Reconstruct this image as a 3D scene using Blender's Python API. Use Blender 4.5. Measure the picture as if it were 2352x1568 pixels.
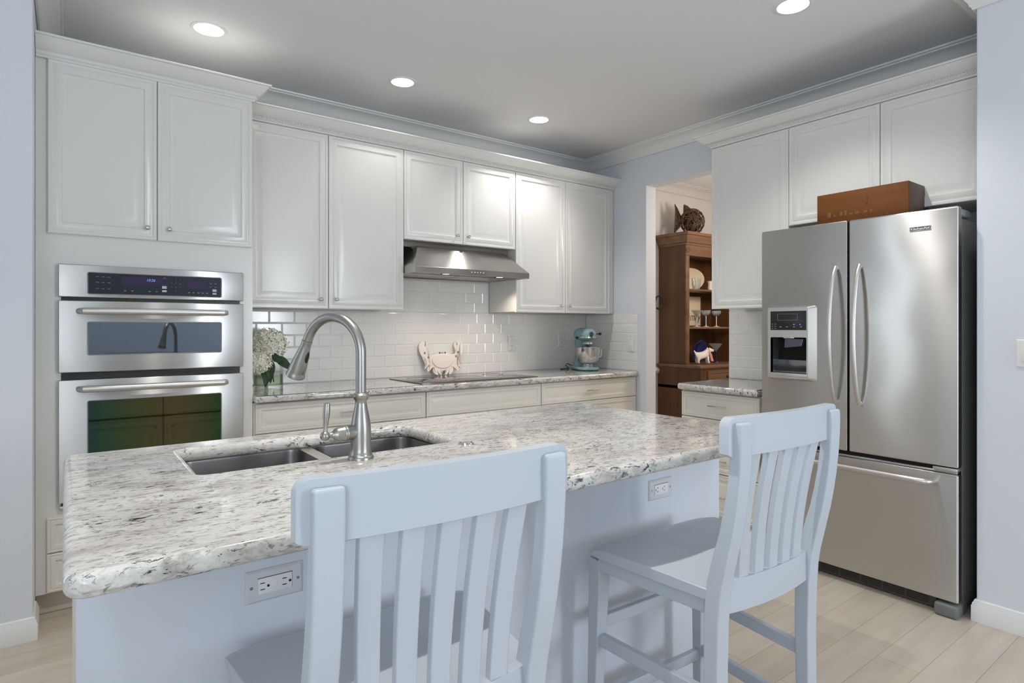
import bpy, bmesh, math, random
from mathutils import Vector, Matrix
PI = math.pi
R = math.radians
random.seed(7)
for o in list(bpy.data.objects): bpy.data.objects.remove(o)
scene = bpy.context.scene
col = scene.collection

# ------------------------------------------------------------------ camera
FPX, YAW, CX, CY, CAMH = 1371.2, 36.796, 1176.04, 750.3, 1.2622
cam = bpy.data.objects.new('camera', bpy.data.cameras.new('camera'))
col.objects.link(cam)
cam.data.sensor_width = 36.0
cam.data.lens = 36.0 * FPX / 2352.0
cam.data.shift_y = (CY - 784.0) / 2352.0
cam.location = (0, 0, CAMH)
cam.rotation_euler = (R(90), 0, R(-YAW))
cam.data.clip_start = 0.02
scene.camera = cam

# ------------------------------------------------------------------ world, exposure
scene.view_settings.view_transform = 'Standard'
scene.view_settings.look = 'None'
scene.view_settings.gamma = 1.0
scene.view_settings.use_curve_mapping = False
scene.view_settings.exposure = 0.0
world = bpy.data.worlds.new('world'); scene.world = world; world.use_nodes = True
bg = world.node_tree.nodes['Background']
bg.inputs[0].default_value = (0.62, 0.78, 1.0, 1); bg.inputs[1].default_value = 1.0

# ------------------------------------------------------------------ large daylight sources (added panels, three tilted inside the room to brighten the ceiling)
def area(name, loc, rot, sx, sy, power, color):
    l = bpy.data.lights.new(name, 'AREA'); l.shape = 'RECTANGLE'; l.size = sx; l.size_y = sy
    l.energy = power; l.color = color
    o = bpy.data.objects.new(name, l); o.location = loc; o.rotation_euler = rot; col.objects.link(o)
    return o
DAY = (0.87, 0.935, 1.0)
XL, YB = -1.6, -3.6            # left wall and rear wall of the open room behind the camera
area('added_panel_rear_door', (-1.15, YB + 0.45, 1.15), (R(118), 0, 0), .8, 2.05, 5, DAY)
area('added_panel_rear_window', (2.80, YB + 0.35, 1.45), (R(115), 0, 0), 0.55, 1.45, 62, DAY)
area('daylight_side_window', (XL + 0.03, 2.875, 1.35), (R(90), 0, R(-90)), 0.31, 1.9, 6, (0.86, 0.93, 1.0))
area('added_panel_side_near', (XL + 0.35, -0.9, 1.45), (R(118), 0, R(-90)), 1.75, 1.45, 38, DAY)  # no window known here; added for light on the stools

# ------------------------------------------------------------------ key dimensions (metres)
ZC = 2.72                      # ceiling
YW = 3.874                     # back wall
XW = 3.719                     # right wall
YO = 3.275                     # tall cabinet / base cabinet face
YU = 3.517                     # wall cabinet doors
XR = 3.341                     # right wall cabinets doors
XF = 3.073                     # refrigerator doors
XP, YP = 3.137, 0.860          # wall stub beside the refrigerator
CT = 0.904                     # worktop height

# ------------------------------------------------------------------ materials
def mat(name, color=(.8, .8, .8), rough=.5, metal=0.0, **kw):
    m = bpy.data.materials.new(name); m.use_nodes = True
    b = m.node_tree.nodes['Principled BSDF']
    b.inputs['Base Color'].default_value = (*color, 1)
    b.inputs['Roughness'].default_value = rough
    b.inputs['Metallic'].default_value = metal
    for k, v in kw.items():
        b.inputs[k.replace('_', ' ')].default_value = v
    return m
def nodes(m): return m.node_tree.nodes, m.node_tree.links, m.node_tree.nodes['Principled BSDF']
def noise_bump(m, scale=200, strength=.05, dist=.001, mapping=None, detail=3):
    n, l, b = nodes(m)
    tc = n.new('ShaderNodeTexCoord'); t = n.new('ShaderNodeTexNoise'); t.inputs['Scale'].default_value = scale
    t.inputs['Detail'].default_value = detail
    if mapping:
        mp = n.new('ShaderNodeMapping'); mp.inputs['Scale'].default_value = mapping
        l.new(tc.outputs['Object'], mp.inputs[0]); l.new(mp.outputs[0], t.inputs['Vector'])
    else: l.new(tc.outputs['Object'], t.inputs['Vector'])
    bp = n.new('ShaderNodeBump'); bp.inputs['Strength'].default_value = strength; bp.inputs['Distance'].default_value = dist
    l.new(t.outputs[0], bp.inputs['Height']); l.new(bp.outputs[0], b.inputs['Normal'])
    return m
def srgb(r, g, b):
    f = lambda c: (c / 255 / 12.92) if c <= 10 else ((c / 255 + .055) / 1.055) ** 2.4
    return (f(r), f(g), f(b))

M = {}
M['wall'] = noise_bump(mat('wall_paint', srgb(222, 226, 232), .62), 260, .12, .001)
M['wall_hall'] = noise_bump(mat('dining_wall_paint', srgb(205, 200, 196), .7), 200, .12, .001)
M['ceiling'] = noise_bump(mat('ceiling_paint', srgb(230, 230, 231), .8), 160, .15, .001)
M['trim'] = mat('trim_paint', srgb(228, 228, 226), .3)
M['cab'] = mat('cabinet_paint', srgb(228, 227, 223), .24)
M['cab_base'] = mat('cabinet_paint_cream', srgb(230, 226, 216), .28)
M['cab_in'] = mat('toe_kick_paint', srgb(200, 192, 178), .5)
M['island'] = noise_bump(mat('island_paint', srgb(214, 220, 228), .5), 120, .04, .001)
M['chair'] = mat('chair_enamel', srgb(187, 194, 202), .25)
M['chrome'] = mat('chrome', (.66, .66, .66), .1, 1.0)
M['nickel'] = mat('brushed_nickel', (.36, .35, .33), .34, 1.0)
M['black'] = mat('black_plastic', (.012, .012, .012), .35)
M['dark'] = mat('dark_gap', (.006, .006, .006), .9)
M['white_plastic'] = mat('white_plastic', srgb(236, 235, 232), .35)
M['ivory_plastic'] = mat('outlet_plastic', srgb(212, 214, 218), .4)
M['slot'] = mat('slot_black', (.01, .01, .01), .6)
M['grey_plastic'] = mat('grey_enamel', srgb(112, 113, 112), .45)
M['kick'] = mat('grille_dark', srgb(62, 61, 56), .5)
M['ceramic'] = mat('ceramic_white', srgb(235, 228, 218), .3)
M['pink'] = mat('pink_scarf', srgb(226, 150, 150), .6)
M['cobalt'] = mat('cobalt_glass', (.012, .016, .10), .05)
M['cream_plate'] = mat('cream_plate', srgb(222, 205, 176), .35)
M['mixer'] = mat('aqua_enamel', srgb(150, 185, 190), .25)
M['rubber'] = mat('rubber', (.02, .02, .02), .6)
M['leaf'] = mat('leaf', (.02, .055, .015), .45)
M['stem'] = mat('stem', (.1, .15, .04), .5)
M['petal'] = mat('petal', srgb(240, 238, 220), .75)
M['sink'] = mat('sink_steel', (.30, .29, .285), .32, 1.0)
M['iron'] = mat('iron', (.02, .015, .012), .5)
M['wicker'] = mat('dark_wicker', srgb(86, 62, 42), .6)
M['wicker_core'] = mat('wicker_core', srgb(40, 28, 20), .9)
M['lip'] = mat('silver_edge', (.75, .75, .75), .2, 1.0)

def emis(name, color, strength):
    m = bpy.data.materials.new(name); m.use_nodes = True
    n = m.node_tree.nodes; n.remove(n['Principled BSDF'])
    e = n.new('ShaderNodeEmission'); e.inputs[0].default_value = (*color, 1); e.inputs[1].default_value = strength
    m.node_tree.links.new(e.outputs[0], n['Material Output'].inputs[0]); return m
M['baffle'] = mat('lamp_baffle', srgb(240, 238, 228), .5)
M['lamp'] = emis('lamp_glow', (1, .985, .96), 4.0)
M['lamp_hood'] = emis('hood_lamp_glow', (1, .93, .82), 2.5)
M['led'] = emis('blue_led', (.12, .12, 1), 2.0)
M['clock'] = emis('clock_digits', (.28, .42, 1), 1.0)

def glass(name, color=(1, 1, 1), rough=0.0, alpha=.25, glint_white=0.0):
    # thin glass: mostly transparent with clear reflections (light passes through it)
    m = bpy.data.materials.new(name); m.use_nodes = True
    n = m.node_tree.nodes; l = m.node_tree.links; n.remove(n['Principled BSDF'])
    t = n.new('ShaderNodeBsdfTransparent'); t.inputs[0].default_value = (*color, 1)
    g = n.new('ShaderNodeBsdfGlossy'); g.inputs['Roughness'].default_value = .03
    f0 = n.new('ShaderNodeLayerWeight'); f0.inputs[0].default_value = alpha
    f = n.new('ShaderNodeMath'); f.operation = 'MULTIPLY'; f.inputs[1].default_value = .45; l.new(f0.outputs['Fresnel'], f.inputs[0])
    if glint_white:  # diffuse white mixed in, standing in for bright glints on the glasses
        df = n.new('ShaderNodeBsdfDiffuse'); df.inputs[0].default_value = (.9, .92, .92, 1); m2 = n.new('ShaderNodeMixShader'); m2.inputs[0].default_value = glint_white
        l.new(t.outputs[0], m2.inputs[1]); l.new(df.outputs[0], m2.inputs[2]); t = m2
    mx = n.new('ShaderNodeMixShader')
    l.new(f.outputs[0], mx.inputs[0]); l.new(t.outputs[0], mx.inputs[1]); l.new(g.outputs[0], mx.inputs[2])
    l.new(mx.outputs[0], n['Material Output'].inputs[0]); return m
M['glass'] = glass('clear_glass', (.93, .95, .93), alpha=.22)
M['glassware'] = glass('glassware', (.93, .96, .96), alpha=.5, glint_white=.16)
M['glass_water'] = glass('vase_water', (.72, .76, .66), alpha=.15)

AROT = 0.25
def steel(name, color, rough, vertical_grain=False, dents=0.0, aniso=.75, tangent_axis='Z'):
    m = mat(name, color, rough, 1.0)
    n, l, b = nodes(m)
    b.inputs['Anisotropic'].default_value = aniso
    tg = n.new('ShaderNodeTangent'); tg.direction_type = 'RADIAL'; tg.axis = tangent_axis
    l.new(tg.outputs[0], b.inputs['Tangent'])
    b.inputs['Anisotropic Rotation'].default_value = AROT
    tc = n.new('ShaderNodeTexCoord')
    mp = n.new('ShaderNodeMapping'); mp.inputs['Scale'].default_value = (3, 3, 900) if not vertical_grain else (900, 900, 3)
    t = n.new('ShaderNodeTexNoise'); t.inputs['Scale'].default_value = 1.0; t.inputs['Detail'].default_value = 2
    l.new(tc.outputs['Object'], mp.inputs[0]); l.new(mp.outputs[0], t.inputs['Vector'])
    if dents:
        t2 = n.new('ShaderNodeTexNoise'); t2.inputs['Scale'].default_value = 2.2; t2.inputs['Detail'].default_value = 0.5
        mp2 = n.new('ShaderNodeMapping'); mp2.inputs['Scale'].default_value = (1, 1.3, 1.6)
        l.new(tc.outputs['Object'], mp2.inputs[0]); l.new(mp2.outputs[0], t2.inputs['Vector'])
        bp = n.new('ShaderNodeBump'); bp.inputs['Strength'].default_value = 1.0; bp.inputs['Distance'].default_value = dents
        l.new(t2.outputs[0], bp.inputs['Height']); l.new(bp.outputs[0], b.inputs['Normal'])
    return m
M['steel'] = steel('stainless_fridge', (.60, .585, .56), .28, dents=.007, aniso=1.0)
M['steel_oven'] = steel('stainless_oven', (.58, .575, .56), .30, dents=.002, aniso=1.0)
M['steel_hood'] = steel('stainless_hood', (.50, .48, .455), .28, dents=.002, aniso=.95)
M['steel_satin'] = mat('satin_handle', (.64, .62, .59), .38, 1.0)

def coated(name, color, rough=.03):
    m = mat(name, color, rough, 1.0); return m
M['mw_glass'] = coated('microwave_glass', (.18, .205, .24))
M['panel_glass'] = coated('panel_glass', (.05, .055, .065), .06)
# oven window: interference coating, teal at its edges and olive in the middle
m = coated('oven_glass', (.1, .13, .06), .04); n, l, b = nodes(m)
tc = n.new('ShaderNodeTexCoord'); sx = n.new('ShaderNodeSeparateXYZ'); l.new(tc.outputs['Generated'], sx.inputs[0])
cr = n.new('ShaderNodeValToRGB'); e = cr.color_ramp.elements
e[0].position = 0; e[0].color = (.055, .115, .125, 1); e[1].position = 1; e[1].color = (.055, .14, .07, 1)
for p, c in ((.12, (.075, .14, .09, 1)), (.35, (.13, .155, .075, 1)), (.62, (.19, .165, .085, 1)), (.85, (.12, .145, .075, 1))):
    q = e.new(p); q.color = c
l.new(sx.outputs[0], cr.inputs[0]); l.new(cr.outputs[0], b.inputs['Base Color']); M['oven_glass'] = m
M['violet'] = mat('display_violet', (.035, .015, .07), .08)
M['cooktop'] = mat('cooktop_glass', (.02, .018, .016), .03, 0.0, IOR=1.9)

def granite():
    m = mat('granite', (.7, .68, .64), .09); n, l, b = nodes(m)
    b.inputs['Coat Weight'].default_value = .3; b.inputs['Coat Roughness'].default_value = .03
    tc = n.new('ShaderNodeTexCoord')
    def noi(scale, mapping, detail=4, rough=.55, dist=0.0):
        mp = n.new('ShaderNodeMapping'); mp.inputs['Scale'].default_value = mapping
        t = n.new('ShaderNodeTexNoise'); t.inputs['Scale'].default_value = scale; t.inputs['Detail'].default_value = detail
        t.inputs['Roughness'].default_value = rough; t.inputs['Distortion'].default_value = dist
        l.new(tc.outputs['Object'], mp.inputs[0]); l.new(mp.outputs[0], t.inputs['Vector']); return t.outputs[0]
    def ramp(src, stops):
        c = n.new('ShaderNodeValToRGB'); e = c.color_ramp.elements
        e[0].position, e[0].color = stops[0]; e[1].position, e[1].color = stops[-1]
        for p, q in stops[1:-1]:
            x = e.new(p); x.color = q
        l.new(src, c.inputs[0]); return c.outputs[0]
    def mix(fac, a, c2, typ='MIX'):
        x = n.new('ShaderNodeMix'); x.data_type = 'RGBA'; x.blend_type = typ
        if isinstance(fac, float): x.inputs[0].default_value = fac
        else: l.new(fac, x.inputs[0])
        for s, v in ((6, a), (7, c2)):
            if isinstance(v, tuple): x.inputs[s].default_value = v
            else: l.new(v, x.inputs[s])
        return x.outputs[2]
    W = lambda v: (v, v, v, 1)
    def mul(p, q):
        mm = n.new('ShaderNodeMath'); mm.operation = 'MULTIPLY'; l.new(p, mm.inputs[0]); l.new(q, mm.inputs[1]); return mm.outputs[0]
    base = ramp(noi(1, (4, 9, 9), 5, .62, .4), [(.30, (.44, .41, .365, 1)), (.44, (.60, .575, .53, 1)), (.56, (.71, .695, .66, 1)), (.74, (.60, .57, .515, 1))])
    fine = ramp(noi(1, (70, 130, 110), 3, .6), [(.3, W(.80)), (.5, W(1)), (.7, W(1.04))])
    c = mix(1.0, base, fine, 'MULTIPLY')
    g0 = ramp(noi(1, (14, 34, 30), 4, .62, .8), [(.55, W(0)), (.66, W(.8))])          # warm grey clouds
    c = mix(g0, c, (.36, .335, .295, 1))
    g = ramp(noi(1, (38, 92, 70), 4, .65, .9), [(.575, W(0)), (.63, W(.85))])         # small grey-brown flecks
    c = mix(g, c, (.20, .18, .155, 1))
    cl = ramp(noi(1, (4.5, 9, 9), 3, .55), [(.44, W(0)), (.56, W(1))])                # clusters
    s1 = ramp(noi(1, (22, 62, 40), 6, .68, 1.4), [(.575, W(0)), (.60, W(1))])          # black flecks
    c = mix(mul(s1, cl), c, (.025, .025, .028, 1))
    vn = ramp(noi(1, (13, 24, 22), 4, .6, 1.2), [(.484, W(0)), (.492, W(1)), (.498, W(1)), (.506, W(0))])   # hair veins
    vm = ramp(noi(1, (16, 20, 20), 2, .5), [(.53, W(0)), (.60, W(.9))])
    c = mix(mul(vn, vm), c, (.05, .048, .05, 1))
    l.new(c, b.inputs['Base Color'])
    return m
M['granite'] = granite()

def floor_mat():
    m = mat('floor_planks', (.5, .45, .38), .32); n, l, b = nodes(m)
    tc = n.new('ShaderNodeTexCoord'); mp = n.new('ShaderNodeMapping')
    mp.inputs['Location'].default_value = (-2.495 + 1.2 * 4, -.995 + .142 * 60, 0)
    l.new(tc.outputs['Object'], mp.inputs[0])
    br = n.new('ShaderNodeTexBrick'); br.inputs['Scale'].default_value = 1.0
    br.inputs['Brick Width'].default_value = 1.2; br.inputs['Row Height'].default_value = .142
    br.inputs['Mortar Size'].default_value = .0012; br.inputs['Mortar Smooth'].default_value = .3
    br.inputs['Color1'].default_value = (*srgb(194, 184, 171), 1); br.inputs['Color2'].default_value = (*srgb(186, 174, 159), 1)
    br.inputs['Mortar'].default_value = (*srgb(150, 136, 120), 1)
    br.offset = .37; br.offset_frequency = 2
    l.new(mp.outputs[0], br.inputs['Vector'])
    t = n.new('ShaderNodeTexNoise'); t.inputs['Scale'].default_value = 3; t.inputs['Detail'].default_value = 5
    mp2 = n.new('ShaderNodeMapping'); mp2.inputs['Scale'].default_value = (.8, 5, 1)
    l.new(tc.outputs['Object'], mp2.inputs[0]); l.new(mp2.outputs[0], t.inputs['Vector'])
    rr = n.new('ShaderNodeMapRange'); rr.inputs['From Min'].default_value = .3; rr.inputs['From Max'].default_value = .7
    rr.inputs['To Min'].default_value = .9; rr.inputs['To Max'].default_value = 1.07
    l.new(t.outputs[0], rr.inputs['Value'])
    mx = n.new('ShaderNodeVectorMath'); mx.operation = 'SCALE'
    l.new(br.outputs['Color'], mx.inputs[0]); l.new(rr.outputs[0], mx.inputs['Scale'])
    l.new(mx.outputs[0], b.inputs['Base Color'])
    return m
M['floor'] = floor_mat()

def wood(name, c1, c2, axis='Z', rough=.4, scale=1.0):
    m = mat(name, c1, rough); n, l, b = nodes(m)
    tc = n.new('ShaderNodeTexCoord'); mp = n.new('ShaderNodeMapping')
    s = {'Z': (14, 14, 1.2), 'X': (1.2, 14, 14), 'Y': (14, 1.2, 14)}[axis]
    mp.inputs['Scale'].default_value = tuple(v * scale for v in s)
    t = n.new('ShaderNodeTexNoise'); t.inputs['Scale'].default_value = 1; t.inputs['Detail'].default_value = 5; t.inputs['Distortion'].default_value = .5
    l.new(tc.outputs['Object'], mp.inputs[0]); l.new(mp.outputs[0], t.inputs['Vector'])
    cr = n.new('ShaderNodeValToRGB'); cr.color_ramp.elements[0].position = .3; cr.color_ramp.elements[1].position = .7
    cr.color_ramp.elements[0].color = (*c1, 1); cr.color_ramp.elements[1].color = (*c2, 1)
    l.new(t.outputs[0], cr.inputs[0]); l.new(cr.outputs[0], b.inputs['Base Color'])
    return m
M['hutch'] = wood('hutch_wood', srgb(74, 44, 22), srgb(106, 70, 40), 'Z', .38, .6)
M['hutch_x'] = wood('hutch_wood_rail', srgb(98, 68, 46), srgb(132, 98, 72), 'X', .35, .6)
M['crate'] = wood('crate_wood', srgb(84, 48, 20), srgb(114, 70, 32), 'Y', .6, .8); M['crate'].node_tree.nodes['Principled BSDF'].inputs['Specular IOR Level'].default_value = .2
M['crate_end'] = wood('crate_end_wood', srgb(92, 72, 60), srgb(106, 84, 70), 'X', .5)
M['crate_mark'] = mat('crate_brand_mark', srgb(172, 126, 72), .6)
M['crab'] = wood('crab_wood', srgb(238, 226, 217), srgb(244, 236, 229), 'X', .6)
M['crab_hole'] = mat('crab_hole', srgb(150, 132, 118), .8)
M['tile'] = mat('glazed_tile', srgb(238, 236, 232), .12)
M['grout'] = mat('grout', srgb(236, 234, 230), .8)
M['backing'] = mat('shadow_panel', srgb(70, 68, 64), .8)

# ------------------------------------------------------------------ mesh helpers
class MB:
    """collects verts and faces of one part"""
    def __init__(s): s.v = []; s.f = []
    def add(s, vs, fs, mtx=None):
        k = len(s.v)
        s.v += [tuple(mtx @ Vector(p)) if mtx else tuple(p) for p in vs]
        s.f += [tuple(i + k for i in f) for f in fs]; return s
    def box(s, x0, x1, y0, y1, z0, z1, bev=0.0, seg=2, mtx=None):
        x0, x1 = sorted((x0, x1)); y0, y1 = sorted((y0, y1)); z0, z1 = sorted((z0, z1))
        if bev <= 0:
            vs = [(x, y, z) for z in (z0, z1) for y in (y0, y1) for x in (x0, x1)]
            return s.add(vs, [(0, 2, 3, 1), (4, 5, 7, 6), (0, 1, 5, 4), (2, 6, 7, 3), (0, 4, 6, 2), (1, 3, 7, 5)], mtx)
        bm = bmesh.new(); bmesh.ops.create_cube(bm, size=1)
        for v in bm.verts: v.co = Vector(((x0 + x1) / 2 + v.co.x * (x1 - x0), (y0 + y1) / 2 + v.co.y * (y1 - y0), (z0 + z1) / 2 + v.co.z * (z1 - z0)))
        bev = min(bev, .49 * min(x1 - x0, y1 - y0, z1 - z0))
        bmesh.ops.bevel(bm, geom=bm.edges[:], offset=bev, segments=seg, affect='EDGES', profile=.5)
        return s.addbm(bm, mtx)
    def addbm(s, bm, mtx=None):
        bm.verts.ensure_lookup_table(); bm.verts.index_update()
        s.add([v.co[:] for v in bm.verts], [tuple(v.index for v in f.verts) for f in bm.faces], mtx); bm.free(); return s
    def lathe(s, prof, loc=(0, 0, 0), seg=24, mtx=None, cap=True):
        vs = []; fs = []
        for r, z in prof:
            for i in range(seg):
                a = 2 * PI * i / seg; vs.append((loc[0] + r * math.cos(a), loc[1] + r * math.sin(a), loc[2] + z))
        for k in range(len(prof) - 1):
            for i in range(seg):
                j = (i + 1) % seg; fs.append((k * seg + i, k * seg + j, (k + 1) * seg + j, (k + 1) * seg + i))
        if cap:
            fs.append(tuple(reversed(range(seg)))); fs.append(tuple(range((len(prof) - 1) * seg, len(prof) * seg)))
        return s.add(vs, fs, mtx)
    def tube(s, pts, rad, seg=12, cap=True, flat=None, mtx=None):
        """round (or elliptical: flat=(up vector, ratio)) tube along pts"""
        pts = [Vector(p) for p in pts]; n = len(pts)
        rad = rad if isinstance(rad, (list, tuple)) else [rad] * n
        vs = []; fs = []; up = None
        for i, p in enumerate(pts):
            t = (pts[min(i + 1, n - 1)] - pts[max(i - 1, 0)]).normalized()
            if flat: up = Vector(flat[0])
            if up is None: up = Vector((0, 0, 1)) if abs(t.z) < .9 else Vector((1, 0, 0))
            a = (up - t * up.dot(t)).normalized(); b = t.cross(a); up = a
            for k in range(seg):
                th = 2 * PI * k / seg
                ra = rad[i] * (flat[1] if flat else 1)
                vs.append(p + a * math.cos(th) * ra + b * math.sin(th) * rad[i])
        for i in range(n - 1):
            for k in range(seg):
                j = (k + 1) % seg; fs.append((i * seg + k, i * seg + j, (i + 1) * seg + j, (i + 1) * seg + k))
        if cap: fs += [tuple(reversed(range(seg))), tuple(range((n - 1) * seg, n * seg))]
        return s.add(vs, fs, mtx)
    def ball(s, c, r, sc=(1, 1, 1), u=16, v=10, mtx=None):
        bm = bmesh.new(); bmesh.ops.create_uvsphere(bm, u_segments=u, v_segments=v, radius=r)
        for w in bm.verts: w.co = Vector((c[0] + w.co.x * sc[0], c[1] + w.co.y * sc[1], c[2] + w.co.z * sc[2]))
        return s.addbm(bm, mtx)
    def prism(s, poly, h0, h1, axis='Z', mtx=None):
        """extrude a 2D polygon: Z (x,y)->z ; Y (x,z)->y ; X (y,z)->x"""
        f = {'Z': lambda a, b, h: (a, b, h), 'Y': lambda a, b, h: (a, h, b), 'X': lambda a, b, h: (h, a, b)}[axis]
        n = len(poly); vs = [f(a, b, h0) for a, b in poly] + [f(a, b, h1) for a, b in poly]
        fs = [tuple(reversed(range(n))), tuple(range(n, 2 * n))] + [(i, (i + 1) % n, n + (i + 1) % n, n + i) for i in range(n)]
        return s.add(vs, fs, mtx)
    def sweep(s, prof, path, closed=False):
        """profile [(out, z)] swept along a 2D path [(x, y)]; out is to the right of travel"""
        P = [Vector(p) for p in path]; n = len(P); vs = []; fs = []; m = len(prof)
        nr = lambda d: Vector((d.y, -d.x))
        for i in range(n):
            ds = []
            if closed or i > 0: ds.append((P[i] - P[i - 1]).normalized())
            if closed or i < n - 1: ds.append((P[(i + 1) % n] - P[i]).normalized())
            if len(ds) == 1: o = nr(ds[0])
            else:
                a, b = nr(ds[0]), nr(ds[1]); o = (a + b); o = o / max(.2, o.dot(a))
            for out, z in prof: vs.append((P[i].x + o.x * out, P[i].y + o.y * out, z))
        for i in range(n if closed else n - 1):
            j = (i + 1) % n
            for k in range(m):
                q = (k + 1) % m; fs.append((i * m + k, j * m + k, j * m + q, i * m + q))
        if not closed: fs += [tuple(range(m)), tuple(reversed(range((n - 1) * m, n * m)))]
        return s.add(vs, fs)
    def build(s, name, m, parent=None, bev=0.0, smooth=38, label=None, seg=2, normals=True):
        me = bpy.data.meshes.new(name)
        off = Vector(parent['_o']) if parent is not None and '_o' in parent else Vector((0, 0, 0))
        me.from_pydata([Vector(v) - off for v in s.v], [], s.f)
        if normals:
            bm = bmesh.new(); bm.from_mesh(me); bmesh.ops.recalc_face_normals(bm, faces=bm.faces[:]); bm.to_mesh(me); bm.free()
        for p in me.polygons: p.use_smooth = True
        me.set_sharp_from_angle(angle=R(smooth))
        me.materials.append(M[m] if isinstance(m, str) else m)
        o = bpy.data.objects.new(name, me); col.objects.link(o)
        if parent is not None:
            o.parent = parent
            if '_o' in parent: o['_o'] = parent['_o']
        if bev:
            b = o.modifiers.new('bevel', 'BEVEL'); b.width = bev; b.segments = seg; b.limit_method = 'ANGLE'; b.angle_limit = R(40)
            b.harden_normals = True
        if label: o['label'] = label
        return o

def tag(o, label, cat, group=None):
    o['label'] = label; o['category'] = cat
    if group: o['group'] = group
    return o
def struct(o): o['kind'] = 'structure'; return o
def thing(name, label, cat, loc=(0, 0, 0), rz=0.0, group=None, local=False):
    o = bpy.data.objects.new(name, None); o.empty_display_size = .05; col.objects.link(o)
    o.location = loc; o.rotation_euler = (0, 0, rz)
    o['_o'] = (0.0, 0.0, 0.0) if local else tuple(float(c) for c in loc)
    return tag(o, label, cat, group)
def dup(root, loc, rz, label):
    r = root.copy(); col.objects.link(r); r.location = loc; r.rotation_euler = (0, 0, rz); r['label'] = label
    def cp(src, dst):
        for ch in list(src.children):
            c = ch.copy(); col.objects.link(c); c.parent = dst; cp(ch, c)
    cp(root, r); return r
def text_mesh(s, size, ext=.0006, shear=0.0, align='LEFT', bold=0.0):
    c = bpy.data.curves.new('t', 'FONT'); c.body = s; c.size = size; c.extrude = ext; c.shear = shear; c.align_x = align; c.align_y = 'CENTER'
    c.offset = bold; c.resolution_u = 3
    o = bpy.data.objects.new('t', c); col.objects.link(o)
    dg = bpy.context.evaluated_depsgraph_get(); me = bpy.data.meshes.new_from_object(o.evaluated_get(dg))
    vs = [v.co[:] for v in me.vertices]; fs = [tuple(p.vertices) for p in me.polygons]
    bpy.data.objects.remove(o); bpy.data.curves.remove(c); bpy.data.meshes.remove(me); return vs, fs
def frame(o, u, n):
    """matrix with x=u (width), z=up, y=-n  (local -Y is outward)"""
    u = Vector(u); n = Vector(n); z = Vector((0, 0, 1))
    m = Matrix.Identity(4)
    for i in range(3): m[i][0] = u[i]; m[i][1] = -n[i]; m[i][2] = z[i]; m[i][3] = o[i]
    return m
BACK = lambda x, y, z: frame((x, y, z), (1, 0, 0), (0, -1, 0))       # faces -Y
RIGHT = lambda x, y, z: frame((x, y, z), (0, -1, 0), (-1, 0, 0))     # faces -X, width runs to -Y
FRONTY = lambda x, y, z: frame((x, y, z), (-1, 0, 0), (0, 1, 0))     # faces +Y

def panel(mb, w, h, mtx, t=.02, k=1.0):
    """raised panel door lying in local x 0..w, z 0..h, front at y=0 (outward -y)"""
    rings = [(0, t), (0, .003), (.003, 0), (.014, 0), (.017, .003), (.021, .003), (.025, .0005), (.049, .0005), (.053, .006), (.060, .0075), (.066, .0075), (.090, .0015), (.096, .001)]
    mx = .46 * min(w, h)
    if rings[-1][0] * k > mx: k = mx / rings[-1][0]
    vs = []; fs = []
    for i, (d, y) in enumerate(rings):
        d = d * k if i > 2 else d
        vs += [(d, y, d), (w - d, y, d), (w - d, y, h - d), (d, y, h - d)]
    for i in range(len(rings) - 1):
        for a in range(4):
            b = (a + 1) % 4; fs.append((4 * i + a, 4 * i + b, 4 * i + 4 + b, 4 * i + 4 + a))
    n = 4 * (len(rings) - 1); fs += [(n, n + 1, n + 2, n + 3), (3, 2, 1, 0)]
    mb.add(vs, fs, mtx)
def knob(parent, p, n):
    n = Vector(n); mb = MB(); q = n.to_track_quat('Z', 'Y').to_matrix().to_4x4(); q.translation = Vector(p)
    mb.lathe([(.0075, 0), (.0075, .002), (.0045, .005), (.0045, .010), (.009, .0135), (.0118, .018), (.0118, .021), (.009, .0255), (.004, .0275), (.0005, .028)], seg=16, mtx=q)
    return mb.build('knob', 'chrome', parent, label='chrome knob')
def pull(parent, c, u, n, L=.1):
    c, u, n = Vector(c), Vector(u), Vector(n); mb = MB()
    pts = []; rad = []
    for i in range(13):
        t = i / 12 * 2 - 1
        pts.append(c + u * t * L / 2 + n * (.022 - .008 * t * t)); rad.append(.0042 + .0020 * math.exp(-(t / .18) ** 2) + (.001 if abs(t) > .9 else 0))
    mb.tube(pts, rad, 8)
    for sgn in (-1, 1): mb.tube([c + u * sgn * L * .36, c + u * sgn * L * .36 + n * .02], .0036, 8)
    return mb.build('pull_handle', 'chrome', parent, label='chrome bar pull')

CAB_TOP = 2.414

# ================================================================== ROOM SHELL
def slab(name, axis, pos, thick, a0, a1, z0, z1, holes, m):
    """wall plane at pos, thickness away from the room (signed), with rectangular holes (a0,a1,z0,z1)"""
    mb = MB(); cuts = sorted({a0, a1, *[h[0] for h in holes], *[h[1] for h in holes]})
    for i in range(len(cuts) - 1):
        p, q = cuts[i], cuts[i + 1]; zs = [(z0, z1)]
        for h in holes:
            if h[0] <= p and h[1] >= q:
                zs = [(z0, h[2]), (h[3], z1)]
        for c, d in zs:
            if d - c < .001: continue
            if axis == 'X': mb.box(pos, pos + thick, p, q, c, d)
            else: mb.box(p, q, pos, pos + thick, c, d)
    o = mb.build(name, m); return struct(o)
mb = MB(); mb.box(XL - .1, 7.0, YB - .1, 4.1, -.08, 0); struct(mb.build('floor', 'floor'))
LAMPS = [(.563, 3.232), (1.608, 3.237), (2.666, 3.247), (2.642, 1.405), (1.6, 1.405), (.56, 1.405)]  # last two lamps are added out of view to brighten cabinets and worktops
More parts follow.
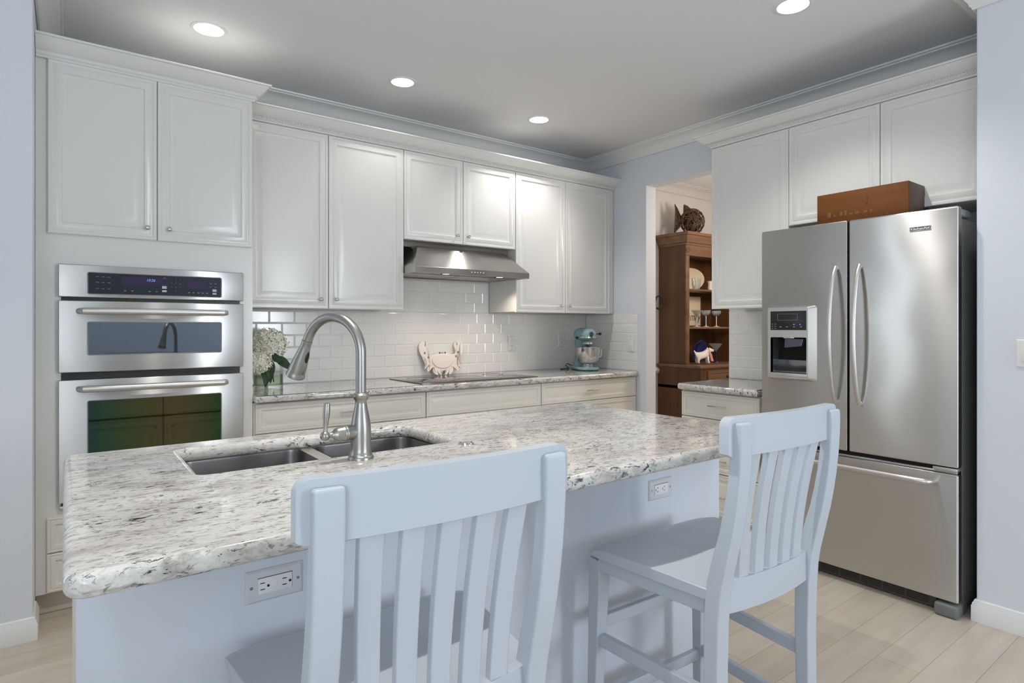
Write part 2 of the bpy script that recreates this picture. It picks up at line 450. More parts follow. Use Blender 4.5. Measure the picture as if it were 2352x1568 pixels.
# ceiling with round openings for the recessed lights
def ceiling():
    bm = bmesh.new()
    xs = [XL - .1] + sorted({x + d for x, y in LAMPS for d in (-.1, .1)}) + [7.0]
    xs = sorted({round(v, 4) for v in xs}); rects = []
    # cells around each lamp
    cellsx = []
    groups = [(.4, .72), (1.44, 1.77), (2.5, 2.83)]
    bx = [XL - .1]; 
    for a, b_ in groups: bx += [a, b_]
    bx += [7.0]; by = [YB - .1, 1.24, 1.57, 3.07, 3.4, 4.1]
    mb = MB(); z = ZC
    for i in range(len(bx) - 1):
        for j in range(len(by) - 1):
            x0, x1, y0, y1 = bx[i], bx[i + 1], by[j], by[j + 1]
            L = [p for p in LAMPS if x0 < p[0] < x1 and y0 < p[1] < y1]
            if not L: mb.add([(x0, y0, z), (x1, y0, z), (x1, y1, z), (x0, y1, z)], [(0, 3, 2, 1)]); continue
            cx_, cy_ = L[0]; n = 32; vs = []; 
            for k in range(n):
                a = 2 * PI * k / n; c, s_ = math.cos(a), math.sin(a)
                t = min((x1 - cx_) / c if c > 1e-9 else 1e9, (x0 - cx_) / c if c < -1e-9 else 1e9, (y1 - cy_) / s_ if s_ > 1e-9 else 1e9, (y0 - cy_) / s_ if s_ < -1e-9 else 1e9)
                vs.append((cx_ + .072 * c, cy_ + .072 * s_, z)); vs.append((cx_ + t * c, cy_ + t * s_, z))
            fs = [(2 * k, 2 * ((k + 1) % n), 2 * ((k + 1) % n) + 1, 2 * k + 1) for k in range(n)]
            # corner filler triangles
            k0 = len(vs); 
            for X_, Y_ in ((x0, y0), (x1, y0), (x1, y1), (x0, y1)):
                ang = math.atan2(Y_ - cy_, X_ - cx_) % (2 * PI); k = int(ang / (2 * PI / n))
                vs.append((X_, Y_, z)); fs.append((2 * k + 1, 2 * ((k + 1) % n) + 1, len(vs) - 1))
            mb.add(vs, fs)
    mb.box(XL - .1, 7.0, YB - .1, 4.1, ZC + .2, ZC + .25)
    o = mb.build('ceiling', 'ceiling', normals=False, smooth=10); struct(o)
ceiling()

slab('wall_back', 'Y', YW, .12, XL, XW + .6, 0, ZC, [], 'wall')
DOOR_Y0, DOOR_Y1, DOOR_Z = 2.435, 3.181, 2.39
slab('wall_right', 'X', XW, .115, YP, YW, 0, ZC, [(DOOR_Y0, DOOR_Y1, 0, DOOR_Z)], 'wall')
mb = MB(); mb.box(XP, XW + .115, YB, YP, 0, ZC); struct(mb.build('wall_front', 'wall', bev=.006))
mb = MB(); mb.box(XL - .1, -.105, 3.09, YW, 0, ZC); struct(mb.build('wall_left', 'wall', bev=.006))
slab('wall_side', 'X', XL, -.12, YB, 3.09, 0, ZC, [(2.71, 3.05, .38, 2.32), (-1.8, 0.0, .7, 2.2)], 'wall')
slab('wall_rear', 'Y', YB, -.12, XL, XP, 0, ZC, [(-1.55, -.72, .08, 2.22), (2.5, 3.1, .7, 2.2)], 'wall')
# dining room beyond the doorway
slab('wall_dining_back', 'Y', 3.905, .1, XW + .115, 7.0, 0, ZC, [], 'wall_hall')
slab('wall_dining_far', 'X', 6.9, .1, .9, 3.9, 0, ZC, [], 'wall_hall')
slab('wall_dining_near', 'Y', 1.3, -.1, XW + .115, 7.0, 0, ZC, [], 'wall_hall')
# windows (behind the camera): frame, muntins, pane
def window(i, axis, pos, a0, a1, z0, z1, nv, nh):
    mb = MB(); w = .05
    def bar(p, q, c, d):
        if axis == 'Y': mb.box(p, q, pos - .09, pos - .02, c, d)
        else: mb.box(pos - .09, pos - .02, p, q, c, d)
    bar(a0, a0 + w, z0, z1); bar(a1 - w, a1, z0, z1); bar(a0, a1, z0, z0 + w); bar(a0, a1, z1 - w, z1)
    for k in range(1, nv): c = a0 + (a1 - a0) * k / nv; bar(c - .02, c + .02, z0, z1)
    for k in range(1, nh): c = z0 + (z1 - z0) * k / nh; bar(a0, a1, c - .012, c + .012)
    o = struct(mb.build('window_%d' % i, 'trim'))
    pm = MB()
    if axis == 'Y': pm.box(a0, a1, pos - .06, pos - .055, z0, z1)
    else: pm.box(pos - .06, pos - .055, a0, a1, z0, z1)
    pm.build('window_pane', 'glass', o)
window(1, 'Y', YB, -1.55, -.72, .08, 2.22, 1, 1); window(2, 'Y', YB, 2.5, 3.1, .7, 2.2, 1, 2)
window(3, 'X', XL, 2.71, 3.05, .38, 2.32, 1, 2); window(4, 'X', XL, -1.8, 0, .7, 2.2, 2, 2)  # the last one is an unseen window added for light on the stools

# ceiling crown (one continuous moulding) and baseboards
crown = [(0, -.088), (.004, -.094), (.012, -.094), (.014, -.086), (.020, -.080), (.024, -.066), (.040, -.044), (.062, -.026), (.080, -.019), (.083, -.012), (.094, -.010), (.097, -.001), (0, -.001)]
LOOP = [(-.105, 3.09), (-.105, YW), (XW, YW), (XW, YP), (XP, YP), (XP, YB), (XL, YB), (XL, 3.09)]
struct(MB().sweep([(o, ZC + z) for o, z in crown], LOOP, True).build('trim_1', 'trim', smooth=30))
struct(MB().sweep([(o, ZC + z) for o, z in crown], [(XW + .115, 3.905), (6.9, 3.905)]).build('trim_2', 'wall_hall', smooth=30))
bb = [(0, 0), (.015, 0), (.015, .066), (.012, .070), (.012, .077), (.007, .084), (.007, .088), (.003, .093), (0, .093)]
struct(MB().sweep(bb, [(XL, 3.09), (-.105, 3.09), (-.105, 3.262)]).build('baseboard_left', 'trim'))
struct(MB().sweep(bb, [(3.4, YP), (XP, YP), (XP, YB)]).build('baseboard_right', 'trim'))
struct(MB().sweep(bb, [(XW, 3.24), (XW, DOOR_Y1)]).build('baseboard_doorway', 'trim'))
struct(MB().sweep([(o, z) for o, z in [(0, 0), (.02, 0), (.02, .10), (.012, .13), (0, .14)]], [(XW + .115, 3.905), (6.9, 3.905)]).build('baseboard_dining', 'trim'))
struct(MB().sweep([(0, .80), (.012, .80), (.022, .815), (.03, .83), (.022, .845), (.012, .86), (0, .86)], [(XW + .115, 3.905), (4.74, 3.905)]).build('trim_3', 'trim'))

# ================================================================== RECESSED LIGHTS
def downlight(x, y, label, power):
    t = thing('recessed_light', label, 'ceiling light', (x, y, ZC), group='recessed ceiling lights')
    MB().lathe([(.066, .0), (.067, -.004), (.072, -.006), (.080, -.004), (.083, 0.0), (.0825, .001), (.066, .001)], (x, y, ZC), 40, cap=False).build('trim_ring', 'trim', t)
    MB().lathe([(.066, 0), (.064, .035), (.056, .062)], (x, y, ZC), 40, cap=False).build('baffle', 'baffle', t, normals=False)
    MB().lathe([(.0565, 0), (.0001, 0)], (x, y, ZC + .061), 32, cap=False).build('lens', 'lamp', t)
    l = bpy.data.lights.new('downlight_beam', 'SPOT'); l.energy = power; l.spot_size = R(116); l.spot_blend = .8; l.shadow_soft_size = .03; l.color = (1, .965, .925)
    o = bpy.data.objects.new('downlight_beam', l); col.objects.link(o); o.location = (x, y, ZC + .028)
for (x, y), lb in zip(LAMPS, ['recessed ceiling light above the double wall oven, nearest the tall cabinet', 'middle recessed ceiling light in the row before the wall cabinets', 'smallest-looking recessed ceiling light, near the room corner over the cooktop side', 'recessed ceiling light at the top edge with its cream baffle showing, towards the refrigerator', 'added unseen recessed light over the middle of the island', 'added unseen recessed light over the sink end of the island']):
    downlight(x, y, lb, (34 if x > 2 else 9) if y > 3 else (48 if x > 2 else (6 if x > 1 else 90)))

# ================================================================== CABINETS
def crown_prof(z0, h, d):
    p = [(0, 0), (.006, 0), (.010, .10), (.018, .16), (.018, .30), (.028, .34), (.040, .42), (.060, .62), (.074, .80), (.078, .86), (.088, .88), (.09, .97), (.085, 1.0), (0, 1.0)]
    return [(o * d / .09, z0 + z * h) for o, z in p]
def doorset(root, specs, MX, kind='door', kz=1.0, m='cab'):
    """specs: (offset, z0, w, h, knob side or None)"""
    for off, z0, w, h, kn in specs:
        mb = MB(); mtx = MX(off, z0); panel(mb, w, h, mtx, k=kz)
        d = mb.build(kind, m, root)
        if kn is None: continue
        if kn[0] == 'k':
            p = mtx @ Vector((kn[1], 0, kn[2])); knob(d, p, mtx.to_3x3() @ Vector((0, -1, 0)))
        else:
            p = mtx @ Vector((w / 2, 0, h * kn[1])); pull(d, p, mtx.to_3x3() @ Vector((1, 0, 0)), mtx.to_3x3() @ Vector((0, -1, 0)), kn[2])

# --- tall oven cabinet
TX0, TX1 = -.104, .779
t = thing('oven_cabinet', 'tall white cabinet that houses the double wall oven, far left', 'cabinet', ((TX0 + TX1) / 2, 3.6, 0))
mb = MB()
mb.box(TX0, TX1, YO + .018, YW - .003, 1.530, 2.45); mb.box(TX0, TX1, YO + .018, YW - .003, .1, .470)
mb.box(TX0, -.015, YO + .018, YW - .003, .470, 1.530); mb.box(.717, TX1, YO + .018, YW - .003, .470, 1.530); mb.box(-.015, .717, 3.80, YW - .003, .470, 1.530)
mb.build('carcass', 'cab', t)
MB().box(TX0, TX1, 3.338, 3.36, .002, .1).build('toe_kick', 'cab_in', t)
doorset(t, [(-.062, 1.671, .4095, .755, ('k', .369, .055)), (.3505, 1.671, .4215, .755, ('k', .0465, .056))], lambda x, z: BACK(x, YO, z))
doorset(t, [(-.065, .279, .838, .152, ('p', .5, .1)), (-.065, .108, .838, .167, ('p', .5, .1))], lambda x, z: BACK(x, YO, z), 'drawer', .62, 'cab_base')
MB().sweep(crown_prof(2.428, .085, .075), [(TX0 + .002, YO + .012), (TX1 + .001, YO + .012), (TX1 + .001, YU - .08)]).build('crown_moulding', 'trim', t, smooth=30)

# --- wall cabinets on the back wall
def wall_cab(label, x0, x1, z0, doors):
    t = thing('wall_cabinet', label, 'cabinet', ((x0 + x1) / 2, YW, z0), group='white wall cabinets')
    MB().box(x0 + .0008, x1 - .0008, YU + .018, YW - .003, z0, CAB_TOP + .03, bev=.001, seg=1).build('carcass', 'cab', t)
    doorset(t, doors, lambda x, z: BACK(x, YU, z)); return t
z1 = 1.371; hd = 2.408 - z1
wall_cab('tall white wall cabinet left of the range hood, beside the oven cabinet', .782, 1.7555, z1 + .004, [(.79, z1, .4685, hd, ('k', .422, .054)), (1.2625, z1, .4915, hd, ('k', .0445, .056))])
wall_cab('short white wall cabinet directly above the range hood', 1.7575, 2.668, 1.838, [(1.758, 1.833, .449, 2.408 - 1.833, ('k', .399, .056)), (2.211, 1.833, .452, 2.408 - 1.833, ('k', .037, .055))])
t = wall_cab('tall white wall cabinet right of the range hood, in the corner above the stand mixer', 2.670, XW - .003, z1 + .004, [(2.669, z1, .4895, hd, ('k', .434, .055)), (3.1615, z1, .4935, hd, ('k', .0315, .057))])
# crown with rope bead above them
t = thing('cabinet_crown', 'white crown moulding with rope bead above the back wall cabinets', 'moulding', (2.2, YU, CAB_TOP))
MB().sweep(crown_prof(CAB_TOP, .078, .09), [(TX1 + .004, YU + .012), (XW - .003, YU + .012)]).build('moulding', 'trim', t, smooth=30)
def rope(mb, p0, p1, n, r, out):
    p0, p1 = Vector(p0), Vector(p1); d = (p1 - p0).normalized()
    for i in range(n):
        c = p0.lerp(p1, (i + .5) / n); a = d * .75 + Vector((0, 0, .8))
        mb.tube([c - a * r * .95, c, c + a * r * .95], [r * .5, r * .72, r * .5], 6)
mb = MB(); rope(mb, (TX1 + .01, YU - .008, CAB_TOP + .019), (XW - .01, YU - .008, CAB_TOP + .019), 230, .0062, None); mb.build('rope_bead', 'trim', t)

# --- wall cabinets on the right wall
def wall_cab_r(label, ya, yb, z0, doors):
    t = thing('wall_cabinet', label, 'cabinet', (XW, (ya + yb) / 2, z0), group='white wall cabinets')
    MB().box(XR + .018, XW - .003, yb + .0008, ya - .0008, z0 + .004, CAB_TOP + .03, bev=.001, seg=1).build('carcass', 'cab', t)
    doorset(t, doors, lambda y, z: RIGHT(XR, y, z)); return t
wall_cab_r('narrow full-height white wall cabinet between the doorway and the refrigerator', 2.318, 1.8035, 1.376, [(2.316, 1.376, .511, 2.408 - 1.376, None)])
wall_cab_r('short white wall cabinet above the refrigerator behind the wooden crate', 1.8025, 1.3205, 1.844, [(1.8015, 1.844, .4795, 2.408 - 1.844, None)])
wall_cab_r('short white wall cabinet above the refrigerator, next to the wall stub', 1.3195, YP + .002, 1.844, [(1.3185, 1.844, .4455, 2.408 - 1.844, None)])
t = thing('cabinet_crown', 'white crown moulding with rope bead above the refrigerator wall cabinets', 'moulding', (XR, 1.6, CAB_TOP))
MB().sweep(crown_prof(CAB_TOP, .078, .09), [(XW - .003, 2.3185), (XR + .012, 2.3185), (XR + .012, YP + .003)]).build('moulding', 'trim', t, smooth=30)
mb = MB(); rope(mb, (XR - .008, 2.32, CAB_TOP + .019), (XR - .008, YP + .01, CAB_TOP + .019), 112, .0062, None)
rope(mb, (XW - .01, 2.327, CAB_TOP + .019), (XR - .008, 2.327, CAB_TOP + .019), 27, .0062, None); mb.build('rope_bead', 'trim', t)

# --- base cabinets on the back wall
def base_cab(label, x0, x1, fronts):
    t = thing('base_cabinet', label, 'cabinet', ((x0 + x1) / 2, 3.6, 0), group='white base cabinets on the back wall')
    MB().box(x0 + .0008, x1 - .0008, YO + .022, YW - .003, .1, .865).build('carcass', 'cab_base', t)
    MB().box(x0 + .0008, x1 - .0008, 3.338, 3.36, .002, .1).build('toe_kick', 'cab_in', t)
    for kind, *sp in fronts: doorset(t, [tuple(sp)], lambda x, z: BACK(x, YO + .004, z), kind, .62 if kind != 'door' else 1, 'cab_base')
base_cab('white base cabinet beside the oven cabinet, its drawer pull half behind the tap', .782, 1.7895, [('drawer', .79, .703, .996, .154, ('p', .5, .1)), ('door', .79, .115, .496, .584, ('k', .45, .53)), ('door', 1.29, .115, .496, .584, ('k', .045, .53))])
base_cab('white base cabinet under the black cooktop, its front without a pull', 1.7905, 2.7145, [('drawer', 1.793, .705, .919, .152, None), ('door', 1.793, .115, .458, .586, ('k', .41, .53)), ('door', 2.255, .115, .457, .586, ('k', .045, .53))])
base_cab('white base cabinet in the corner under the stand mixer', 2.7155, XW - .002, [('drawer', 2.718, .706, .993, .152, ('p', .5, .125)), ('drawer', 2.718, .42, .993, .28, ('p', .5, .125)), ('drawer', 2.718, .115, .993, .30, ('p', .5, .125))])

# --- small base cabinet beside the refrigerator
t = thing('base_cabinet', 'narrow white drawer cabinet between the doorway and the refrigerator', 'cabinet', (3.45, 2.14, 0), group='white base cabinets on the right wall')
MB().box(3.182, XW - .003, 1.862, 2.417, .1, .865).build('carcass', 'cab_base', t)
MB().box(3.24, 3.26, 1.862, 2.417, .002, .1).build('toe_kick', 'cab_in', t)
for z0, z1_ in ((.701, .855), (.536, .695), (.374, .530), (.118, .368)):
    doorset(t, [(2.412, z0, .537, z1_ - z0, ('p', .5 if z0 > .3 else .47, .125))], lambda y, z: RIGHT(3.16, y, z), 'drawer', .62, 'cab_base')

# ================================================================== WORKTOPS (one slab each, eased edges, from flat outlines)
def rrect(x0, x1, y0, y1, r, n=6):
    rs = r if isinstance(r, (list, tuple)) else [r] * 4
    pts = []
    for (cx_, cy_, sx_, sy_, a0), q in zip(((x0, y0, 1, 1, PI), (x1, y0, -1, 1, 1.5 * PI), (x1, y1, -1, -1, 0), (x0, y1, 1, -1, .5 * PI)), rs):
        for k in range(n + 1):
            a = a0 + .5 * PI * k / n; pts.append((cx_ + sx_ * q + q * math.cos(a), cy_ + sy_ * q + q * math.sin(a)))
    return pts
def slab_top(name, outlines, ztop, thick, bev, label, cat='worktop'):
    c = bpy.data.curves.new('c', 'CURVE'); c.dimensions = '2D'; c.fill_mode = 'BOTH'
    c.extrude = thick / 2 - bev; c.bevel_depth = bev; c.bevel_resolution = 4; c.offset = -bev
    for pts in outlines:
        sp = c.splines.new('POLY'); sp.points.add(len(pts) - 1); sp.use_cyclic_u = True
        for p, q in zip(sp.points, pts): p.co = (q[0], q[1], 0, 1)
    o = bpy.data.objects.new('c', c); col.objects.link(o)
    dg = bpy.context.evaluated_depsgraph_get(); me = bpy.data.meshes.new_from_object(o.evaluated_get(dg))
    bpy.data.objects.remove(o)
    cx_ = sum(p[0] for p in outlines[0]) / len(outlines[0]); cy_ = sum(p[1] for p in outlines[0]) / len(outlines[0])
    for v in me.vertices: v.co.z += ztop - thick / 2
    me.transform(Matrix.Translation((-cx_, -cy_, -ztop)))
    me.materials.clear(); me.materials.append(M['granite'])
    for p in me.polygons: p.use_smooth = True; p.material_index = 0
    me.set_sharp_from_angle(angle=R(30))
    o = bpy.data.objects.new(name, me); col.objects.link(o); o.location = (cx_, cy_, ztop)
    return tag(o, label, cat)
IX0, IX1, IY0, IY1 = -.004, 1.962, 1.060, 2.090
slab_top('island_worktop', [rrect(IX0, IX1, IY0, IY1, .035), list(reversed(rrect(.262, .988, 1.616, 1.975, [.02, .05, .05, .02])))], CT, .04, .0155,
         'large white granite slab with black streaks on the island, cut out for the sink')
slab_top('back_worktop', [rrect(.781, XW - .001, 3.243, YW - .012, [.004, .04, .004, .004])], CT, .038, .014, 'long granite worktop along the back wall under the cooktop')
slab_top('side_worktop', [rrect(3.113, XW - .012, 1.862, 2.432, [.004, .004, .004, .05])], CT, .038, .014, 'small granite worktop between the doorway and the refrigerator')

# ================================================================== TILED SPLASHBACKS (bevelled running-bond tiles)
def tiles(parent, origin, u, n, W, Hh, skip=()):
    mb = MB(); u = Vector(u); n = Vector(n); o = Vector(origin); tw, th, g = .1524, .0752, .0014; b = .006; d = .0040
    row = 0; z = 0
    while z < Hh - .004:
        h = min(th, Hh - z); x = -(tw + g) / 2 if row % 2 else 0
        while x < W - .004:
            a0, a1 = max(x, 0), min(x + tw, W)
            if a1 - a0 > .02:
                hole = any(a0 < s[1] and a1 > s[0] and z < s[3] and z + h > s[2] for s in skip)
                P = lambda a, zz, dd: o + u * a + Vector((0, 0, zz)) + n * dd
                q = min(b, (a1 - a0) / 3, h / 3)
                vs = [P(a0, z, .001), P(a1, z, .001), P(a1, z + h, .001), P(a0, z + h, .001), P(a0 + .0006, z + .0006, .0024), P(a1 - .0006, z + .0006, .0024), P(a1 - .0006, z + h - .0006, .0024), P(a0 + .0006, z + h - .0006, .0024),
                      P(a0 + q, z + q, d), P(a1 - q, z + q, d), P(a1 - q, z + h - q, d), P(a0 + q, z + h - q, d)]
                fs = []
                for r_ in range(2):
                    for k in range(4):
                        j = (k + 1) % 4; fs.append((4 * r_ + k, 4 * r_ + j, 4 * r_ + 4 + j, 4 * r_ + 4 + k))
                fs.append((8, 9, 10, 11)); mb.add(vs, fs)
            x += tw + g
        z += th + g; row += 1
    ob = mb.build('tile_field', 'tile', parent, smooth=5); return ob
def splash(label, origin, u, n, parts):
    t = thing('tile_splashback', label, 'splashback', origin)
    for W, z0, Hh, off in parts:
        o = Vector(origin) + Vector(u) * off + Vector((0, 0, z0)); g = MB()
        a = o; b_ = o + Vector(u) * W; nn = Vector(n)
        e_ = a + nn * .0021; g.box(min(a.x, b_.x, e_.x), max(a.x, b_.x, e_.x), min(a.y, b_.y, e_.y), max(a.y, b_.y, e_.y), o.z, o.z + Hh)
        g.build('grout_bed', 'grout', t); tiles(t, o, u, n, W, Hh)
splash('glossy white subway tile splashback behind the cooktop', (.783, YW - .0005, CT), (1, 0, 0), (0, -1, 0), [(XW - .785, 0, 1.369 - CT, 0), (2.667 - 1.758, 1.3705 - CT, 1.60 - 1.3705, .975)])
splash('white subway tile splashback on the side wall right of the mixer', (XW - .0005, YW - .008, CT), (0, -1, 0), (-1, 0, 0), [(YW - .008 - 3.27, 0, 1.369 - CT, 0)])
splash('white subway tile splashback above the small worktop by the refrigerator', (XW - .0005, 2.434, CT), (0, -1, 0), (-1, 0, 0), [(2.434 - 1.862, 0, 1.369 - CT, 0)])

# ================================================================== ISLAND
t = thing('kitchen_island', 'pale painted island cabinet carrying the large granite slab, stools pulled up to it', 'kitchen island', (.98, 1.7, 0))
PY = 1.316
MB().box(.015, 1.947, PY, PY + .02, 0, .863, bev=.002).build('rear_panel', 'island', t)
MB().box(.015, .035, PY + .021, 2.03, 0, .863).build('end_panel', 'cab_base', t)
MB().box(1.927, 1.947, PY + .021, 2.03, 0, .863).build('end_panel', 'cab_base', t)
mb = MB(); mb.box(.036, 1.926, PY + .03, 2.02, .10, .118); mb.box(1.04, 1.06, PY + .03, 2.02, .12, .862); mb.box(.036, 1.926, 2.01, 2.028, .118, .15); mb.box(.036, 1.926, 2.01, 2.028, .825, .862); mb.build('carcass', 'cab_base', t)
MB().box(.036, 1.926, 1.95, 1.965, .002, .099).build('toe_kick', 'cab_in', t)
doorset(t, [(x, .69, .468, .155, None) for x in (.04, .513)] + [(x, .69, .42, .155, ('p', .5, .1)) for x in (.986, 1.411)], lambda x, z: FRONTY(x + (.468 if x < .9 else .42), 2.05, z), 'drawer', .62, 'cab_base')
doorset(t, [(.04, .12, .468, .56, ('k', .045, .5)), (.513, .12, .468, .56, ('k', .42, .5)), (.986, .12, .42, .56, ('k', .045, .5)), (1.411, .12, .42, .56, ('k', .375, .5))], lambda x, z: FRONTY(x + (.468 if x < .9 else .42), 2.05, z), 'door', 1, 'cab_base')

# --- sink
t = thing('sink', 'stainless double-bowl sink set under the island slab', 'sink', (.63, 1.8, .862))
def basin(x0, x1, y0, y1, name):
    mb = MB(); lv = [(.0, .862), (.001, .855), (.004, .70), (.012, .682), (.03, .672), (.06, .669)]; n = 6; vs = []; fs = []
    for d, z in lv: vs += [(x, y, z) for x, y in rrect(x0 + d, x1 - d, y0 + d, y1 - d, .045, n)]
    m_ = 4 * (n + 1)
    for k in range(len(lv) - 1):
        for i in range(m_): j = (i + 1) % m_; fs.append((k * m_ + i, k * m_ + j, (k + 1) * m_ + j, (k + 1) * m_ + i))
    fs.append(tuple(range((len(lv) - 1) * m_, len(lv) * m_))); mb.add(vs, fs)
    b = mb.build(name, 'sink', t, normals=False, smooth=50)
    cx_, cy_ = (x0 + x1) / 2, (y0 + y1) / 2
    MB().lathe([(.056, .002), (.054, .004), (.04, .003), (.034, -.001), (.001, -.001)], (cx_, cy_, .6695), 28, cap=False).build('drain', 'chrome', b)
basin(.256, .612, 1.603, 1.988, 'basin'); basin(.655, .996, 1.603, 1.988, 'basin')
m2 = mat('sink_saddle', (.72, .66, .6), .38, 1.0); M['saddle'] = m2
MB().box(.6125, .6545, 1.603, 1.988, .835, .8625, bev=.004).build('divider', 'saddle', t, label='bright flat saddle between the bowls')

# --- tap
FXY = (.645, 1.550)
t = thing('kitchen_faucet', 'tall brushed nickel gooseneck faucet with pull-down spray head', 'faucet', (*FXY, CT))
fx, fy = FXY
body = [(.0345, 0), (.0345, .004), (.033, .008), (.0305, .010), (.0305, .013), (.029, .016), (.0275, .020), (.0268, .030), (.0272, .050), (.0275, .070), (.0262, .092), (.0225, .115), (.0180, .135), (.0155, .150), (.0158, .158), (.0200, .164), (.0222, .167), (.0222, .173), (.0190, .177), (.0150, .180)]
MB().lathe(body, (fx, fy, CT), 36).build('body', 'nickel', t)
ph = R(27); D = Vector((-math.sin(ph), math.cos(ph), 0)); arcr = .100; zb_ = 1.19
P0 = Vector((fx, fy, 0)); pts = [P0 + Vector((0, 0, 1.078)), P0 + Vector((0, 0, 1.13)), P0 + Vector((0, 0, 1.17))]
for k in range(25):
    a = R(155) * k / 24; pts.append(P0 + D * (arcr - arcr * math.cos(a)) + Vector((0, 0, zb_ + arcr * math.sin(a))))
E_ = pts[-1]; T_ = (D * math.sin(R(155)) + Vector((0, 0, math.cos(R(155))))).normalized()
pts.append(E_ + T_ * .010)
MB().tube(pts, .0138, 20).build('spout', 'nickel', t)
q = T_.to_track_quat('Z', 'Y').to_matrix().to_4x4(); q.translation = E_ + T_ * .011
sh = MB().lathe([(.0142, 0), (.0150, .001), (.0150, .008), (.0143, .012), (.0150, .020), (.0180, .040), (.0215, .062), (.0242, .082), (.0250, .094), (.0248, .100), (.0262, .104), (.0275, .110), (.0275, .113), (.024, .116), (.018, .1175), (.0005, .1175)], seg=32, mtx=q).build('spray_head', 'nickel', t)
side = (Vector((.55, -.83, 0)) - T_ * T_.dot(Vector((.55, -.83, 0)))).normalized()
bp_ = E_ + T_ * (.011 + .052) + side * .0165
qb = Matrix.Identity(4); b3 = T_.cross(side)
for i in range(3): qb[i][0] = b3[i]; qb[i][1] = T_[i]; qb[i][2] = side[i]; qb[i][3] = bp_[i]
MB().ball((0, 0, 0), 1, (.0085, .0235, .0055), 24, 12, mtx=qb).build('spray_button', 'black', sh, label='black oval rocker button')
# side valve and lever
L_ = Vector((-1, -.08, 0)).normalized(); zc = CT + .073
qs = L_.to_track_quat('Z', 'Y').to_matrix().to_4x4(); qs.translation = (fx, fy, zc)
MB().lathe([(.0195, .006), (.0197, .040), (.0215, .043), (.0215, .046), (.0205, .0475), (.0215, .049), (.0215, .052), (.0197, .055), (.0190, .066), (.0160, .074), (.0100, .080), (.0065, .085), (.0062, .095)], seg=28, mtx=qs).build('valve_housing', 'nickel', t)
bc = Vector((fx, fy, zc)) + L_ * .102
lev = MB(); lev.ball(bc, .0128, (1, 1, 1), 24, 14)
lev.tube([bc + Vector((0, 0, .008)), bc + Vector((.001, 0, .018)), bc + Vector((.002, 0, .034)), bc + Vector((.0035, 0, .055)), bc + Vector((.0045, 0, .072)), bc + Vector((.005, 0, .079)), bc + Vector((.005, 0, .0795)), bc + Vector((.005, 0, .084)), bc + Vector((.005, 0, .086))], [.0062, .0052, .0068, .0092, .0088, .0078, .0088, .0085, .005], 20)
lev.build('lever', 'nickel', t)
t = thing('air_switch', 'small round chrome button set in the granite right of the sink', 'switch', (.982, 1.548, CT))
MB().lathe([(.0245, 0), (.0245, .002), (.022, .0045), (.0165, .0035), (.0155, .0012), (.015, .0012)], (.982, 1.548, CT + .0002), 32, cap=False).build('collar', 'chrome', t)
MB().lathe([(.0148, 0), (.0148, .003), (.012, .0045), (.001, .005)], (.982, 1.548, CT + .0005), 32).build('button', 'chrome', t)

